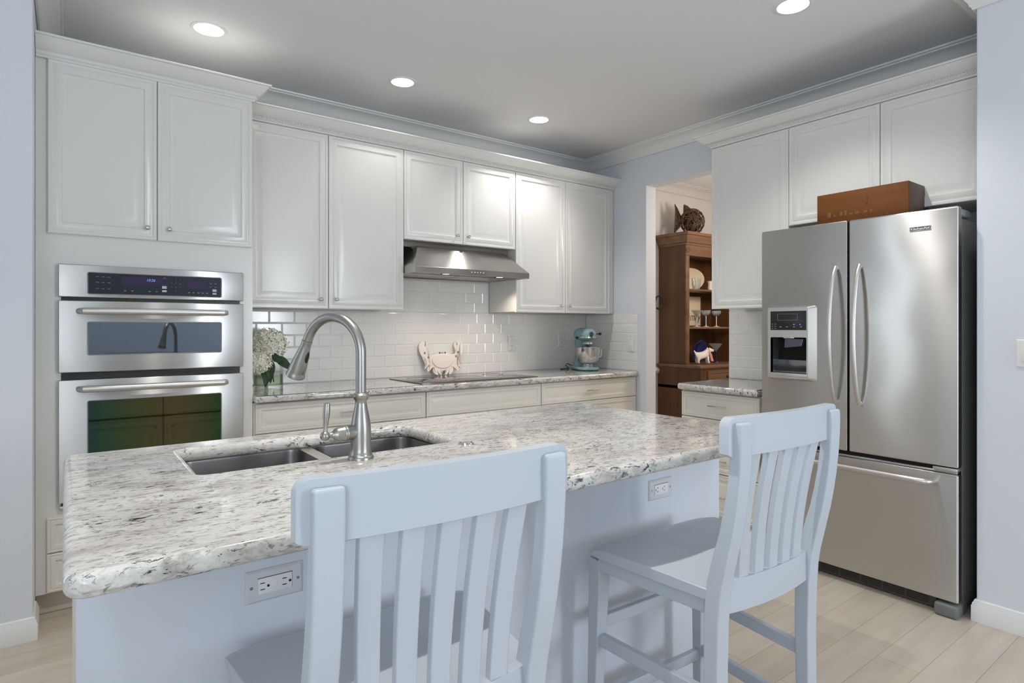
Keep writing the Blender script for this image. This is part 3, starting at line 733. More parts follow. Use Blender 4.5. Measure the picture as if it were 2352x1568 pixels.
# ================================================================== OUTLETS AND SWITCHES
def screws(mb, pts):
    for x, z in pts: mb.lathe([(.0032, 0), (.0032, .0008), (.0005, .0012)], seg=12, mtx=Matrix.Translation((x, 0, z)) @ Matrix.Rotation(R(90), 4, 'X'))
def outlet(label, MX, kind, group=None, vertical=False):
    """local x,z in the plate plane, -y outward; centre at origin; horizontal plate .116 x .07"""
    o = MX @ Vector((0, 0, 0)); cat = 'light switch' if 'switch' in kind else 'outlet'
    t = thing('light_switch' if cat == 'light switch' else 'power_outlet', label, cat, o, group=group)
    rot = Matrix.Rotation(R(90), 4, 'Y') if vertical else Matrix.Identity(4)
    A = MX @ rot; hw, hh = .058, .0335
    if kind == 'switch2': hw, hh = .0575, .0575
    p = MB(); n_ = [(-hw, -hh, 0), (hw, -hh, 0), (hw, hh, 0), (-hw, hh, 0)]
    vs = []
    for (d, y) in ((0, 0), (0, -.002), (.004, -.0055), (.007, -.006)): vs += [((-hw + d) if x < 0 else (hw - d), y, (-hh + d) if z < 0 else (hh - d)) for x, z, _ in n_]
    fs = [(4 * k + a, 4 * k + (a + 1) % 4, 4 * k + 4 + (a + 1) % 4, 4 * k + 4 + a) for k in range(3) for a in range(4)] + [(12, 13, 14, 15), (3, 2, 1, 0)]
    p.add(vs, fs, A); p.build('cover_plate', 'ivory_plastic' if hh < .05 and not vertical else 'white_plastic', t, smooth=20)
    f = MB(); s = MB(); sc = MB()
    if kind in ('gfci', 'duplex_d'):
        f.box(-.0345, .0345, -.0082, -.0058, -.0165, .0165, bev=.001, mtx=A)
        s.box(-.0355, .0355, -.0064, -.0059, .0166, .0175, mtx=A); s.box(.0346, .0353, -.0064, -.0059, -.0165, .0175, mtx=A)
        if kind == 'gfci':
            for x in (-.026, .0185):
                for z in (-.0065, .0065): s.box(x - .0045, x + .0045, -.0086, -.0081, z - .0009, z + .0009, mtx=A)
                s.lathe([(.0028, 0), (.0028, .0006)], seg=14, mtx=A @ Matrix.Translation((x + .0115, -.008, -.001)) @ Matrix.Rotation(R(90), 4, 'X'))
            f.box(-.0035, .0035, -.0092, -.008, -.008, .008, bev=.0005, mtx=A)
        else:
            for x in (-.020, .014):
                for z in (-.0062, .0062): s.box(x - .0028, x + .0028, -.0086, -.0081, z - .001, z + .001, mtx=A)
                s.box(x - .0105, x - .0083, -.0086, -.0081, -.003, .003, mtx=A)
    elif kind == 'duplex':
        for x in (-.0195, .0195):
            f.box(x - .0145, x + .0145, -.008, -.0058, -.0165, .0165, bev=.004, seg=3, mtx=A)
            for z in (-.0062, .0062): s.box(x - .004, x + .004, -.0084, -.0079, z - .001, z + .001, mtx=A)
            s.lathe([(.0022, 0), (.0022, .0005)], seg=12, mtx=A @ Matrix.Translation((x + .0095, -.0078, 0)) @ Matrix.Rotation(R(90), 4, 'X'))
    elif kind == 'switch':
        f.box(-.0345, .0345, -.008, -.0058, -.0165, .0165, bev=.001, mtx=A); s.box(-.0355, .0355, -.0062, -.0058, -.0172, -.0166, mtx=A)
    elif kind == 'switch2':
        for x in (-.023, .023): f.box(x - .0165, x + .0165, -.0085, -.0058, -.0345, .0345, bev=.001, mtx=A)
    f.build('rocker' if 'switch' in kind else 'receptacle', 'white_plastic', t)
    if s.v: s.build('slots', 'slot', t, label='black slots')
    if kind != 'switch2': screws(sc, [(-.0475, 0), (.0475, 0)]); sc2 = MB(); sc2.add([A @ (Vector(v) + Vector((0, -.0058, 0))) for v in sc.v], sc.f); sc2.build('screws', 'nickel', t)
outlet('larger-looking horizontal outlet with black slots under the near end of the island slab', BACK(.355, PY - .0003, .7215), 'gfci')
outlet('horizontal outlet on the island panel behind the right stool', BACK(1.6075, PY - .0003, .717), 'duplex_d')
outlet('white outlet on the tiles midway between the cutout crab and the mixer', BACK(2.887, YW - .007, 1.128), 'duplex', vertical=True)
outlet('white outlet on the tiles just left of the mixer', BACK(3.418, YW - .007, 1.148), 'duplex', vertical=True)
outlet('faint white switch plate on the side wall tiles right of the mixer', RIGHT(XW - .007, 3.335, 1.115), 'switch', vertical=True)
outlet('white rocker light switch at the right edge of the photo', RIGHT(XP - .0003, .668, 1.1535), 'switch2')

# ================================================================== COOKTOP
t = thing('cooktop', 'frameless black glass cooktop let into the back worktop', 'cooktop', (2.237, 3.535, CT))
MB().box(1.772, 2.702, 3.302, 3.772, CT + .0004, CT + .0055, bev=.0015).build('glass_top', 'cooktop', t)
cm = mat('cooktop_print', (.13, .125, .12), .2); M['print'] = cm
for cx_, cy_, r_ in ((1.95, 3.42, .075), (1.95, 3.64, .1), (2.25, 3.54, .13), (2.55, 3.42, .1), (2.55, 3.65, .075)):
    MB().lathe([(r_ - .0015, 0), (r_ + .0015, 0), (r_ + .0015, .0002), (r_ - .0015, .0002)], (cx_, cy_, CT + .0056), 48, cap=False).build('burner_ring', 'print', t)

# ================================================================== RANGE HOOD
t = thing('range_hood', 'stainless steel slanted range hood under the short wall cabinets', 'range hood', (2.215, 3.6, 1.61))
HX0, HX1, HY = 1.757, 2.677, 3.37
zl, zh, zt = 1.608, 1.646, 1.802
pr = MB()
b0 = [(HX0, HY, zl), (HX1, HY, zl), (HX1, YW - .01, zl), (HX0, YW - .01, zl)]
b1 = [(HX0, HY, zh), (HX1, HY, zh), (HX1, YW - .01, zh), (HX0, YW - .01, zh)]
tp = [(1.873, 3.553, zt), (2.584, 3.553, zt), (2.66, YW - .01, zt), (1.765, YW - .01, zt)]
inn = [(HX0 + .012, HY + .012, zl), (HX1 - .012, HY + .012, zl), (HX1 - .012, YW - .02, zl), (HX0 + .012, YW - .02, zl)]
inn2 = [(x, y, zl + .012) for x, y, z in inn]
vs = inn2 + inn + b0 + b1 + tp
fs = [(0, 1, 2, 3)] + [(4 * k + a, 4 * k + (a + 1) % 4, 4 * k + 4 + (a + 1) % 4, 4 * k + 4 + a) for k in range(4) for a in range(4)] + [(16, 17, 18, 19)]
pr.add(vs, fs); pr.build('canopy', 'steel_hood', t, bev=.0015, smooth=25)
MB().box(1.762, 2.664, 3.62, 3.64, 1.80, 1.836).build('rear_panel', 'steel_hood', t)
# vent slots on the slanted left end
g = MB(); A0, A1, B1_, = Vector(b1[0]), Vector(b1[3]), Vector(tp[3]); T0 = Vector(tp[0])
nrm = (A1 - A0).cross(T0 - A0).normalized(); nrm = nrm if nrm.x < 0 else -nrm
for i in range(13):
    f = .16 + .06 * i
    p0 = A0.lerp(T0, f); p1 = A1.lerp(B1_, f); d = (p1 - p0)
    for s0, s1 in ((.05, .19), (.23, .42)):
        a = p0 + d * s0; b_ = p0 + d * s1; up_ = (T0 - A0).normalized() * .0032
        g.add([a + nrm * .0008, b_ + nrm * .0008, b_ + up_ + nrm * .0008, a + up_ + nrm * .0008], [(0, 1, 2, 3)])
g.build('vent_grille', 'slot', t, normals=False)
g = MB()
for i in range(5): g.lathe([(.0048, 0), (.0048, .0015), (.003, .002), (.0005, .002)], seg=12, mtx=Matrix.Translation((2.185 + i * .0235, HY, 1.629)) @ Matrix.Rotation(R(90), 4, 'X'))
g.build('push_buttons', 'lip', t)
for x in (2.06, 2.506):
    h = MB().lathe([(.036, 0), (.034, -.003), (.029, -.003), (.028, .0)], (x, 3.50, zl + .012), 28, cap=False).build('lamp_ring', 'dark', t)
    MB().lathe([(.0278, 0), (.027, -.0015), (.0005, -.0025)], (x, 3.50, zl + .0115), 24, cap=False).build('lamp_lens', 'lamp_hood', h)
    l = bpy.data.lights.new('hood_lamp_beam', 'SPOT'); l.energy = 9; l.spot_size = R(130); l.spot_blend = .8; l.shadow_soft_size = .025; l.color = (1, .86, .7)
    o = bpy.data.objects.new('hood_lamp_beam', l); col.objects.link(o); o.location = (x, 3.50, zl + .005)
g = MB()
for x in (1.80, 2.225): g.box(x, x + .41, 3.56, 3.84, zl + .008, zl + .012)
g.build('filter', 'steel_hood', t)

# ================================================================== DOUBLE WALL OVEN
t = thing('wall_oven', 'stainless built-in microwave and oven unit with black glass control panel', 'oven', (.35, 3.5, .46))
OX0, OX1, YF = -.026, .728, 3.262
MB().box(OX0 + .012, OX1 - .012, 3.287, 3.79, .4715, 1.5285).build('chassis', 'black', t)
def opanel(z0, z1, name): return MB().box(OX0, OX1, YF, 3.2865, z0, z1, bev=.004, seg=3).build(name, 'steel_oven', t)
cp = opanel(1.3935, 1.538, 'control_panel'); md = opanel(1.060, 1.3785, 'microwave_door'); od = opanel(.490, 1.028, 'oven_door')
MB().box(OX0 + .004, OX1 - .004, 3.272, 3.2865, .461, .476, bev=.002).build('lower_trim', 'steel_oven', t)
g = MB(); [g.box(.01 + .0, .70, 3.279, 3.281, z, z + .002) for z in (1.036, 1.042, 1.048)]; g.build('vent_slats', 'kick', t)
def window_in(parent, x0, x1, z0, z1, gm, name):
    r = MB(); o_ = rrect(x0 - .006, x1 + .006, z0 - .006, z1 + .006, .010); i_ = rrect(x0, x1, z0, z1, .005); n = len(o_)
    vs = [(a, YF + .001, b_) for a, b_ in o_] + [(a * .5 + c * .5, YF - .0022, b_ * .5 + d * .5) for (a, b_), (c, d) in zip(o_, i_)] + [(a, YF + .0005, b_) for a, b_ in i_]
    r.add(vs, [(k * n + i, k * n + (i + 1) % n, (k + 1) * n + (i + 1) % n, (k + 1) * n + i) for k in range(2) for i in range(n)]); r.build('window_bezel', 'steel_oven', parent)
    return MB().prism(rrect(x0 - .001, x1 + .001, z0 - .001, z1 + .001, .005), YF + .001, YF - .0006, 'Y').build(name, gm, parent)
pg = window_in(cp, .082, .622, 1.412, 1.503, 'panel_glass', 'glass_panel')
window_in(md, .082, .622, 1.139, 1.281, 'mw_glass', 'window'); window_in(od, .082, .622, .60, .929, 'oven_glass', 'window')
def bar_handle(parent, z):
    b = MB(); y = 3.205; P_ = []
    for k in range(7): a = R(90) * k / 6; P_.append((.065 - .026 * math.sin(a) + 0, y + .052 - .052 * math.sin(a) if False else y + .055 * (1 - math.sin(a)), z))
    pts = [(.052, YF + .002, z), (.044, YF - .02, z), (.046, YF - .042, z), (.062, y, z)] + [(.062 + (.626 - .062) * k / 8, y - .004 * math.sin(PI * k / 8), z) for k in range(1, 8)] + [(.626, y, z), (.642, YF - .042, z), (.644, YF - .02, z), (.636, YF + .002, z)]
    b.tube(pts, [.008] * 3 + [.0095] * 9 + [.008] * 3, 16, flat=((0, 0, 1), 1.55)); b.build('bar_handle', 'steel_satin', parent)
bar_handle(md, 1.331); bar_handle(od, .9885)
# control panel displays and keys
yy = YF - .0008
MB().box(.205, .385, yy - .0004, yy, 1.458, 1.492).build('display', 'violet', pg)
MB().box(.472, .552, yy - .0004, yy, 1.448, 1.487).build('display', 'violet', pg)
v, f = text_mesh('10:26', .0165, .0001, shear=.25); MB().add([(p[0] + .302, yy - .0008, p[1] * 1.0 + 1.4795) for p in v], f).build('clock_digits', 'clock', pg, normals=False)
M['key'] = mat('key_print', (.26, .28, .30), .4); M['keypad'] = mat('grey_key', (.55, .55, .55), .4)
g = MB()
for x in (.115, .136, .158):
    for z in (1.487, 1.462, 1.434): g.box(x - .0055, x + .0055, yy - .0004, yy, z - .0009, z + .0009)
for x in (.22, .247, .316, .345, .481, .500, .521, .540, .560): g.box(x - .0045, x + .0045, yy - .0004, yy, 1.4265, 1.4295)
for x in (.576, .598): [g.box(x - .005, x + .005, yy - .0004, yy, z, z + .002) for z in (1.474, 1.458)]
for z in (1.494, 1.484, 1.474): g.box(.372, .380, yy - .0004, yy, z - .001, z + .001)
g.build('key_legends', 'key', pg)
for i, ch in enumerate('1234567890'):
    x = .404 + .019 * (i % 3) if ch != '0' else .423; z = 1.488 - .018 * (i // 3) if ch != '0' else 1.4325
    v, f = text_mesh(ch, .007, .0001); MB().add([(p[0] + x, yy - .0008 - p[2], p[1] + z) for p in v], f).build('digit_key', 'key', pg, normals=False)
for b_ in ((.367, .386, 1.443, 1.4555), (.367, .386, 1.427, 1.436), (.584, .602, 1.436, 1.4475), (.584, .602, 1.422, 1.430)): MB().box(b_[0], b_[1], yy - .0005, yy, b_[2], b_[3]).build('start_key', 'keypad', pg)

# ================================================================== REFRIGERATOR
t = thing('refrigerator', 'stainless French-door refrigerator with water dispenser and bottom freezer', 'refrigerator', (3.4, 1.358, 0))
MB().box(3.132, 3.70, .912, 1.804, .03, 1.74, bev=.008).build('cabinet_body', 'grey_plastic', t)
FR = lambda y, z: RIGHT(XF, y, z)
def door_hole(y1, y0, z0, z1, hole, name):
    W = y1 - y0; Hh = z1 - z0; th = .05; mb = MB(); A = RIGHT(XF, y1, z0)
    hx0, hx1, hz0, hz1 = hole if hole else (W * .4, W * .6, Hh * .4, Hh * .6)
    O = [(0, 0), (W, 0), (W, Hh), (0, Hh)]; I = [(hx0, hz0), (hx1, hz0), (hx1, hz1), (hx0, hz1)]
    vs = [(x, 0, z) for x, z in O] + [(x, 0, z) for x, z in I] + [(x, th, z) for x, z in O] + [(x, th, z) for x, z in I]
    fs = [(a, (a + 1) % 4, 4 + (a + 1) % 4, 4 + a) for a in range(4)] + [(a, (a + 1) % 4, 8 + (a + 1) % 4, 8 + a) for a in range(4)] + [(8 + a, 8 + (a + 1) % 4, 12 + (a + 1) % 4, 12 + a) for a in range(4)]
    if hole: fs += [(4 + a, 4 + (a + 1) % 4, 12 + (a + 1) % 4, 12 + a) for a in range(4)]
    else: fs += [(4, 5, 6, 7), (12, 13, 14, 15)]
    mb.add(vs, fs, A); return mb.build(name, 'steel', t, bev=.007, seg=3, smooth=30)
ld = door_hole(1.810, 1.3615, .652, 1.7845, (.068, .262, .375, .555), 'left_door')
rd = door_hole(1.352, .906, .652, 1.7845, None, 'right_door')
fd = door_hole(1.810, .906, .068, .622, None, 'freezer_drawer')
g = MB(); g.box(3.095, 3.131, .915, 1.80, .623, .651); g.box(3.09, 3.131, 1.353, 1.361, .652, 1.78); g.box(3.124, 3.131, .912, 1.804, .07, 1.77); g.build('gasket', 'dark', t)
MB().box(3.085, 3.128, .912, 1.80, .6235, .633, bev=.003).build('drawer_lip', 'steel', fd)
MB().box(3.068, 3.126, .908, 1.000, .634, .6485, bev=.003).build('hinge', 'steel_satin', t)
MB().box(3.10, 3.215, .900, .955, 1.741, 1.775, bev=.010, seg=3).build('hinge_cover', 'grey_plastic', t)
g = MB(); g.box(3.118, 3.135, 1.0, 1.72, .008, .062); g.build('kick_grille', 'kick', t)
g = MB(); [g.box(3.1165, 3.118, 1.03 + k * .0985, 1.03 + k * .0985 + .088, .018 + j * .009, .022 + j * .009) for k in range(7) for j in range(4)]; g.build('grille_slots', 'slot', t)
for y0 in (.906, 1.722): MB().box(3.060, 3.20, y0, y0 + .088, .0005, .056, bev=.012, seg=4).build('foot', 'grey_plastic', t)
# handles
def vhandle(parent, y):
    pts = []; N = 22
    for k in range(N + 1):
        u_ = k / N; s_ = math.sin(PI * u_) ** .62; pts.append((3.062 - .066 * s_, y, .888 + (1.557 - .888) * u_))
    pts = [(3.075, y, .892)] + pts + [(3.075, y, 1.553)]
    MB().tube(pts, [.010] + [.0105 + .0015 * math.sin(PI * k / N) for k in range(N + 1)] + [.010], 16, flat=((0, 1, 0), 1.0)).build('bow_handle', 'steel_satin', parent)
vhandle(ld, 1.412); vhandle(rd, 1.300)
pts = [(3.075, 1.728, .585), (3.035, 1.726, .585), (3.012, 1.708, .585)] + [(3.010, 1.70 - k * .1145, .585) for k in range(7)] + [(3.014, 1.004, .585), (3.04, .992, .585), (3.075, .990, .585)]
MB().tube(pts, [.010, .011, .012] + [.0135] * 7 + [.012, .011, .010], 16).build('bar_handle', 'steel_satin', fd)
# badge
bd = MB().box(XF - .0022, XF + .001, 1.006, 1.090, 1.6945, 1.7125, bev=.0008).build('badge', 'lip', rd)
MB().box(XF - .0026, XF - .002, 1.008, 1.088, 1.6965, 1.7105).build('badge_field', 'kick', bd)
v, f = text_mesh('KitchenAid', .0142, .0003, bold=.0004)
wtx = max(p[0] for p in v); MB().add([(XF - .0032 - p[2], 1.086 - p[0] * .074 / wtx, p[1] + 1.7032) for p in v], f).build('lettering', 'white_plastic', bd, normals=False)
# dispenser housing
dp = MB(); A = RIGHT(XF - .0002, 1.768, .979)      # local x to the right, z up
W, Hh = .260, .394
def rr(x0, x1, z0, z1, r): return rrect(x0, x1, z0, z1, r, 4)
o0 = rr(0, W, 0, Hh, .016); o1 = rr(.012, W - .030, .013, Hh - .009, .012)
hx0, hx1, hz0, hz1 = .028, .222, .034, .228
n = len(o0); h0 = rr(hx0, hx1, hz0, hz1, .006)
vs = [(x, 0, z) for x, z in o0] + [(x, -.033, z) for x, z in o1] + [(x, -.033, z) for x, z in h0] + [(x, -.010, z) for x, z in h0]
dp.add(vs, [(k * n + i, k * n + (i + 1) % n, (k + 1) * n + (i + 1) % n, (k + 1) * n + i) for k in range(3) for i in range(n)], A)
dsp = dp.build('dispenser', 'steel_satin', ld, smooth=30)
cv = MB(); prof = [(-.031, hz1), (.055, hz1), (.062, .20), (.060, .14), (.046, .085), (.020, .052), (-.004, .042), (-.031, .040)]
vs = []; 
for x in (hx0, hx1): vs += [(x, y, z) for y, z in prof]
k = len(prof); cv.add(vs, [(i, i + 1, k + i + 1, k + i) for i in range(k - 1)] + [tuple(range(k)), tuple(reversed(range(k, 2 * k)))], A)
M['cavity'] = mat('dispenser_cavity', (.30, .31, .32), .22, .8); cv.build('alcove', 'cavity', dsp, normals=False, smooth=40)
MB().box(.024, .226, -.036, -.0325, .020, .040, bev=.002, mtx=A).build('drip_tray', 'steel_satin', dsp)
MB().box(.028, .222, -.0345, -.0328, .266, .366, bev=.002, mtx=A).build('control_screen', 'black', dsp)
g = MB(); x0, x1, za, zb2 = .068, .176, .318, .352
for b_ in ((x0, x1, za, za + .0012), (x0, x1, zb2 - .0012, zb2), (x0, x0 + .0012, za, zb2), (x1 - .0012, x1, za, zb2)): g.box(b_[0], b_[1], -.0352, -.0346, b_[2], b_[3], mtx=A)
for x in (.040, .056): [g.box(x - .004, x + .004, -.0352, -.0346, z, z + .003, mtx=A) for z in (.274, .285, .296)]
for x in (.085, .120, .158, .195): g.box(x - .005, x + .005, -.0352, -.0346, .281, .285, mtx=A)
g.build('screen_marks', 'key', dsp)
g = MB()
for x in (.158, .190): g.ball((x, -.0350, .295), .0032, (1, .4, 1), 10, 6, mtx=A)
g.build('blue_indicator', 'led', dsp)
MB().box(.090, .150, -.018, .010, .222, .234, bev=.003, mtx=A).build('dispenser_lamp', 'lip', dsp)
g = MB(); g.add([(.094, -.012, .222), (.196, -.012, .222), (.188, -.020, .182), (.096, -.020, .172), (.094, .015, .222), (.196, .015, .222), (.188, .004, .182), (.096, .004, .172)], [(0, 1, 2, 3), (4, 7, 6, 5), (0, 4, 5, 1), (3, 2, 6, 7), (0, 3, 7, 4), (1, 5, 6, 2)], A)
M['paddle'] = mat('smoky_paddle', (.12, .12, .16), .08, .4); g.build('paddle', 'paddle', dsp, bev=.004, seg=3)

# crate lying on the refrigerator
t = thing('wooden_crate', 'long stained wooden wine crate with a knot, lying on top of the refrigerator', 'crate', (3.27, 1.32, 1.7415))
cx0, cx1, cy0, cy1, cz0, cz1 = 3.150, 3.385, 1.122, 1.545, 1.7415, 1.945
MB().box(cx0, cx0 + .014, cy0, cy1, cz0, cz1, bev=.0012).build('front_board', 'crate', t)
MB().box(cx1 - .014, cx1, cy0, cy1, cz0, cz1, bev=.0012).build('back_board', 'crate', t)
for y in (cy0 + .012, cy1 - .012 - .014): MB().box(cx0 + .0145, cx1 - .0145, y - .012 if y < 1.3 else y + .0, (y + .002) if y < 1.3 else y + .014, cz0 + .001, cz1, bev=.001).build('end_board', 'crate_end', t)
MB().box(cx0 + .0145, cx1 - .0145, cy0 + .03, cy1 - .04, cz0 + .001, cz0 + .012).build('bottom_board', 'crate', t)
M['knot'] = mat('knot', srgb(84, 42, 22), .55)
fb = [o for o in t.children if o.name.startswith('front_board')][0]
g = MB(); g.ball((cx0 - .0002, 1.305, 1.872), 1, (.0012, .006, .010), 14, 8); g.ball((cx0 - .0002, 1.300, 1.895), 1, (.0009, .004, .017), 12, 6); g.ball((cx0 - .0002, 1.215, 1.802), 1, (.0010, .006, .006), 12, 6)
g.build('wood_knot', 'knot', fb)
g = MB()     # faint burnt-in lettering, too worn to read
random.seed(3); y = 1.49
for hgt, n_ in ((.026, 3), (.010, 2), (0, 0), (.026, 2), (.024, 2), (.010, 3), (.012, 3), (0, 0), (.010, 3), (.014, 2)):
    for k in range(n_):
        g.box(cx0 - .0004, cx0 + .001, y - .0012, y, 1.825, 1.825 + hgt * random.uniform(.8, 1.1)); y -= .0062
    y -= .010
g.build('faded_lettering', 'crate_mark', fb)

# ================================================================== COUNTER STOOLS
CH1 = (.4848, .868); CH2 = (1.4353, .8409); CRZ = -.04
def chair():
    t = thing('bar_stool', 'pale blue-white wooden slat-back stool nearest the camera, under the near half of the island', 'bar stool', (0, 0, 0), 0, 'slat-back stools at the island', local=True)
    # rear posts: back face profile y(z), thickness
    prof = [(0, -.040, .034), (.12, -.032, .036), (.30, -.022, .038), (.45, -.021, .040), (.56, -.024, .042), (.62, -.028, .043), (.66, -.034, .043), (.70, -.043, .042), (.74, -.052, .040), (.78, -.061, .037), (.83, -.070, .035), (.88, -.077, .033), (.93, -.082, .032), (.98, -.085, .030), (1.02, -.086, .029), (1.044, -.085, .026)]
    for sx_ in (-1, 1):
        xi, xo = (.173, .218); mb = MB(); vs = []; fs = []
        for z, y, th in prof:
            f = 0 if z < .95 else 0
            for x_, y_ in ((sx_ * xi, y), (sx_ * xo, y), (sx_ * xo, y + th), (sx_ * xi, y + th)): vs.append((x_, y_, z))
        for k in range(len(prof) - 1):
            for a in range(4): b_ = (a + 1) % 4; fs.append((4 * k + a, 4 * k + b_, 4 * k + 4 + b_, 4 * k + 4 + a))
        n_ = 4 * (len(prof) - 1); fs += [(0, 1, 2, 3), (n_, n_ + 1, n_ + 2, n_ + 3)]
        mb.add(vs, fs).build('leg', 'chair', t, bev=.0055, seg=3, smooth=50, label='rear leg running up into the back post')
    for sx_ in (-1, 1):
        mb = MB(); vs = []; fs = []; pz = [(0, .030, .004), (.30, .036, .002), (.55, .044, 0), (.603, .044, 0)]
        for z, w, of in pz:
            xo = sx_ * (.246 + of); xi = sx_ * (.246 + of - w); y1 = .394 + of; y0 = y1 - w
            vs += [(xi, y0, z), (xo, y0, z), (xo, y1, z), (xi, y1, z)]
        for k in range(len(pz) - 1):
            for a in range(4): b_ = (a + 1) % 4; fs.append((4 * k + a, 4 * k + b_, 4 * k + 4 + b_, 4 * k + 4 + a))
        n_ = 4 * (len(pz) - 1); fs += [(0, 1, 2, 3), (n_, n_ + 1, n_ + 2, n_ + 3)]
        mb.add(vs, fs).build('leg', 'chair', t, bev=.004, seg=2, label='front leg')
    # saddle seat
    NX, NY = 30, 20; top = []; bot = []
    def P(i, j):
        s_ = i / NX * 2 - 1; u_ = j / NY; hw = .2165 + (.2625 - .2165) * u_ ** .8
        front = .4 + .006 - .030 * abs(s_) ** 7; y = .003 + (front - .003) * u_
        x = s_ * (hw - .012 * max(0, u_ - .9) * 10 * .5 * abs(s_) ** 6)
        sad = .0105 * (abs(s_) ** 2.2) + .004 * math.exp(-(s_ / .16) ** 2) * u_
        roll = -.016 * max(0, (u_ - .86) / .14) ** 2
        return x, y, .634 + sad * (.55 + .45 * math.sin(PI * min(1, u_ * 1.1))) + roll
    for j in range(NY + 1):
        for i in range(NX + 1): top.append(P(i, j))
    k0 = len(top); vs = top + [(x * .985, y if j_ else y, .611) for j_, (x, y, z) in enumerate(top)]
    fs = []
    for j in range(NY):
        for i in range(NX):
            a = j * (NX + 1) + i; fs.append((a, a + 1, a + NX + 2, a + NX + 1)); fs.append((k0 + a, k0 + a + NX + 1, k0 + a + NX + 2, k0 + a + 1))
    per = [i for i in range(NX + 1)] + [j * (NX + 1) + NX for j in range(1, NY + 1)] + [NY * (NX + 1) + i for i in range(NX - 1, -1, -1)] + [j * (NX + 1) for j in range(NY - 1, 0, -1)]
    for a, b_ in zip(per, per[1:] + per[:1]): fs.append((a, b_, k0 + b_, k0 + a))
    MB().add(vs, fs).build('seat', 'chair', t, bev=.0045, seg=3, smooth=50)
    # aprons
    mb = MB(); mb.prism([(-.205, .012), (-.188, .012), (-.228, .355), (-.245, .355)], .573, .6105); mb.build('apron', 'chair', t, bev=.003)
    mb = MB(); mb.prism([(.205, .012), (.188, .012), (.228, .355), (.245, .355)], .573, .6105); mb.build('apron', 'chair', t, bev=.003)
    MB().box(-.204, .204, .366, .384, .573, .6105).build('apron', 'chair', t, bev=.003)
    # curved rails
    def crail(name, x, z0, z1, ye, bow, th, top_r=0.0, crown=0.0, bev=.006):
        vs = []; fs = []; ss = sorted({round(v, 5) for v in [i / 24 * 2 - 1 for i in range(25)] + [q_ * (1 - (1 - math.cos(PI / 2 * i / 8)) * .1) for i in range(9) for q_ in (-1, 1)]}); N = len(ss) - 1
        for i in range(N + 1):
            s_ = ss[i]; yy_ = ye - bow * (1 - s_ * s_)
            zt_ = z1 + crown * (1 - s_ * s_)
            if top_r:
                e = (1 - abs(s_)) * x
                if e < top_r: zt_ -= top_r - math.sqrt(max(0, top_r ** 2 - (top_r - e) ** 2))
            zb_ = z0
            if top_r and (1 - abs(s_)) * x < .012: zb_ += .006 * (1 - (1 - abs(s_)) * x / .012)
            vs += [(s_ * x, yy_, zb_), (s_ * x, yy_ + th, zb_), (s_ * x, yy_ + th, zt_), (s_ * x, yy_, zt_)]
        for i in range(N):
            for a in range(4): b_ = (a + 1) % 4; fs.append((4 * i + a, 4 * i + b_, 4 * i + 4 + b_, 4 * i + 4 + a))
        fs += [(0, 1, 2, 3), tuple(4 * N + a for a in range(4))]
        MB().add(vs, fs).build(name, 'chair', t, bev=bev, seg=3, smooth=50)
    crail('top_rail', .236, .966, 1.056, -.064, .020, .024, .022)
    crail('lower_rail', .1735, .577, .656, -.016, .016, .022)
    # five curved slats
    for k in range(-2, 3):
        vs = []; fs = []; N = 14
        for i in range(N + 1):
            u_ = i / N; z = .648 + (.972 - .648) * u_; x = k * (.058 + .0065 * u_)
            bw = 1 - (x / .2) ** 2
            y = -.016 - .046 * (u_ ** 1.15) - .016 * bw + .006 * math.sin(PI * u_) + .004
            w = .0180 + .0015 * u_
            vs += [(x - w, y, z), (x + w, y, z), (x + w, y + .017, z), (x - w, y + .017, z)]
        for i in range(N):
            for a in range(4): b_ = (a + 1) % 4; fs.append((4 * i + a, 4 * i + b_, 4 * i + 4 + b_, 4 * i + 4 + a))
        fs += [(0, 1, 2, 3), tuple(4 * N + a for a in range(4))]
        MB().add(vs, fs).build('slat', 'chair', t, bev=.003, seg=2, smooth=50)
    # stretchers
    for sx_ in (-1, 1):
        for z0 in (.355, .185):
            MB().prism([(sx_ * .207, .010), (sx_ * .186, .010), (sx_ * .2165, .365), (sx_ * .2375, .365)], z0, z0 + .036).build('stretcher', 'chair', t, bev=.004)
    for y, z0, h, xx in ((.366, .397, .034, .214), (.366, .172, .034, .216), (-.012, .22, .036, .176)):
        MB().box(-xx, xx, y, y + .020, z0, z0 + h).build('stretcher', 'chair', t, bev=.004)
    return t
st = chair(); st.location = (*CH1, 0); st.rotation_euler = (0, 0, CRZ)
dup(st, (*CH2, 0), CRZ, 'pale blue-white wooden slat-back stool at the right end of the island, before the refrigerator')

# ================================================================== THINGS ON THE BACK WORKTOP
# wooden crab leaning on the tiles
t = thing('crab_cutout', 'whitewashed wooden crab cutout with raised claws leaning on the tiles behind the cooktop', 'decoration', (2.225, 3.845, CT))
def crabpt(px, py): return ((px - 985) / 1210 * .366, (1205 - py) / 965 * .252)
half = [(985, 620), (945, 572), (915, 562), (880, 572), (780, 612), (690, 628), (612, 615), (590, 560), (612, 470), (628, 400), (618, 330), (592, 270), (560, 242), (575, 300), (560, 330), (545, 385), (530, 395), (520, 340), (545, 300), (535, 262), (500, 240), (440, 262), (385, 330), (366, 420), (376, 520), (400, 600), (440, 655), (490, 680), (520, 740), (560, 780), (528, 860), (498, 960), (492, 1030), (530, 985), (590, 915), (625, 900), (575, 960), (545, 1020), (550, 1090), (600, 1095), (640, 1040), (700, 985), (745, 965), (700, 1030), (712, 1120), (770, 1180), (828, 1205), (812, 1120), (818, 1060), (850, 1140), (905, 1205), (940, 1205), (905, 1130), (905, 1070), (985, 1088)]
L = [crabpt(*p) for p in half]; Rr = [(-x, z) for x, z in reversed(L)]
poly = L + Rr[1:-1]
th0 = R(-9)
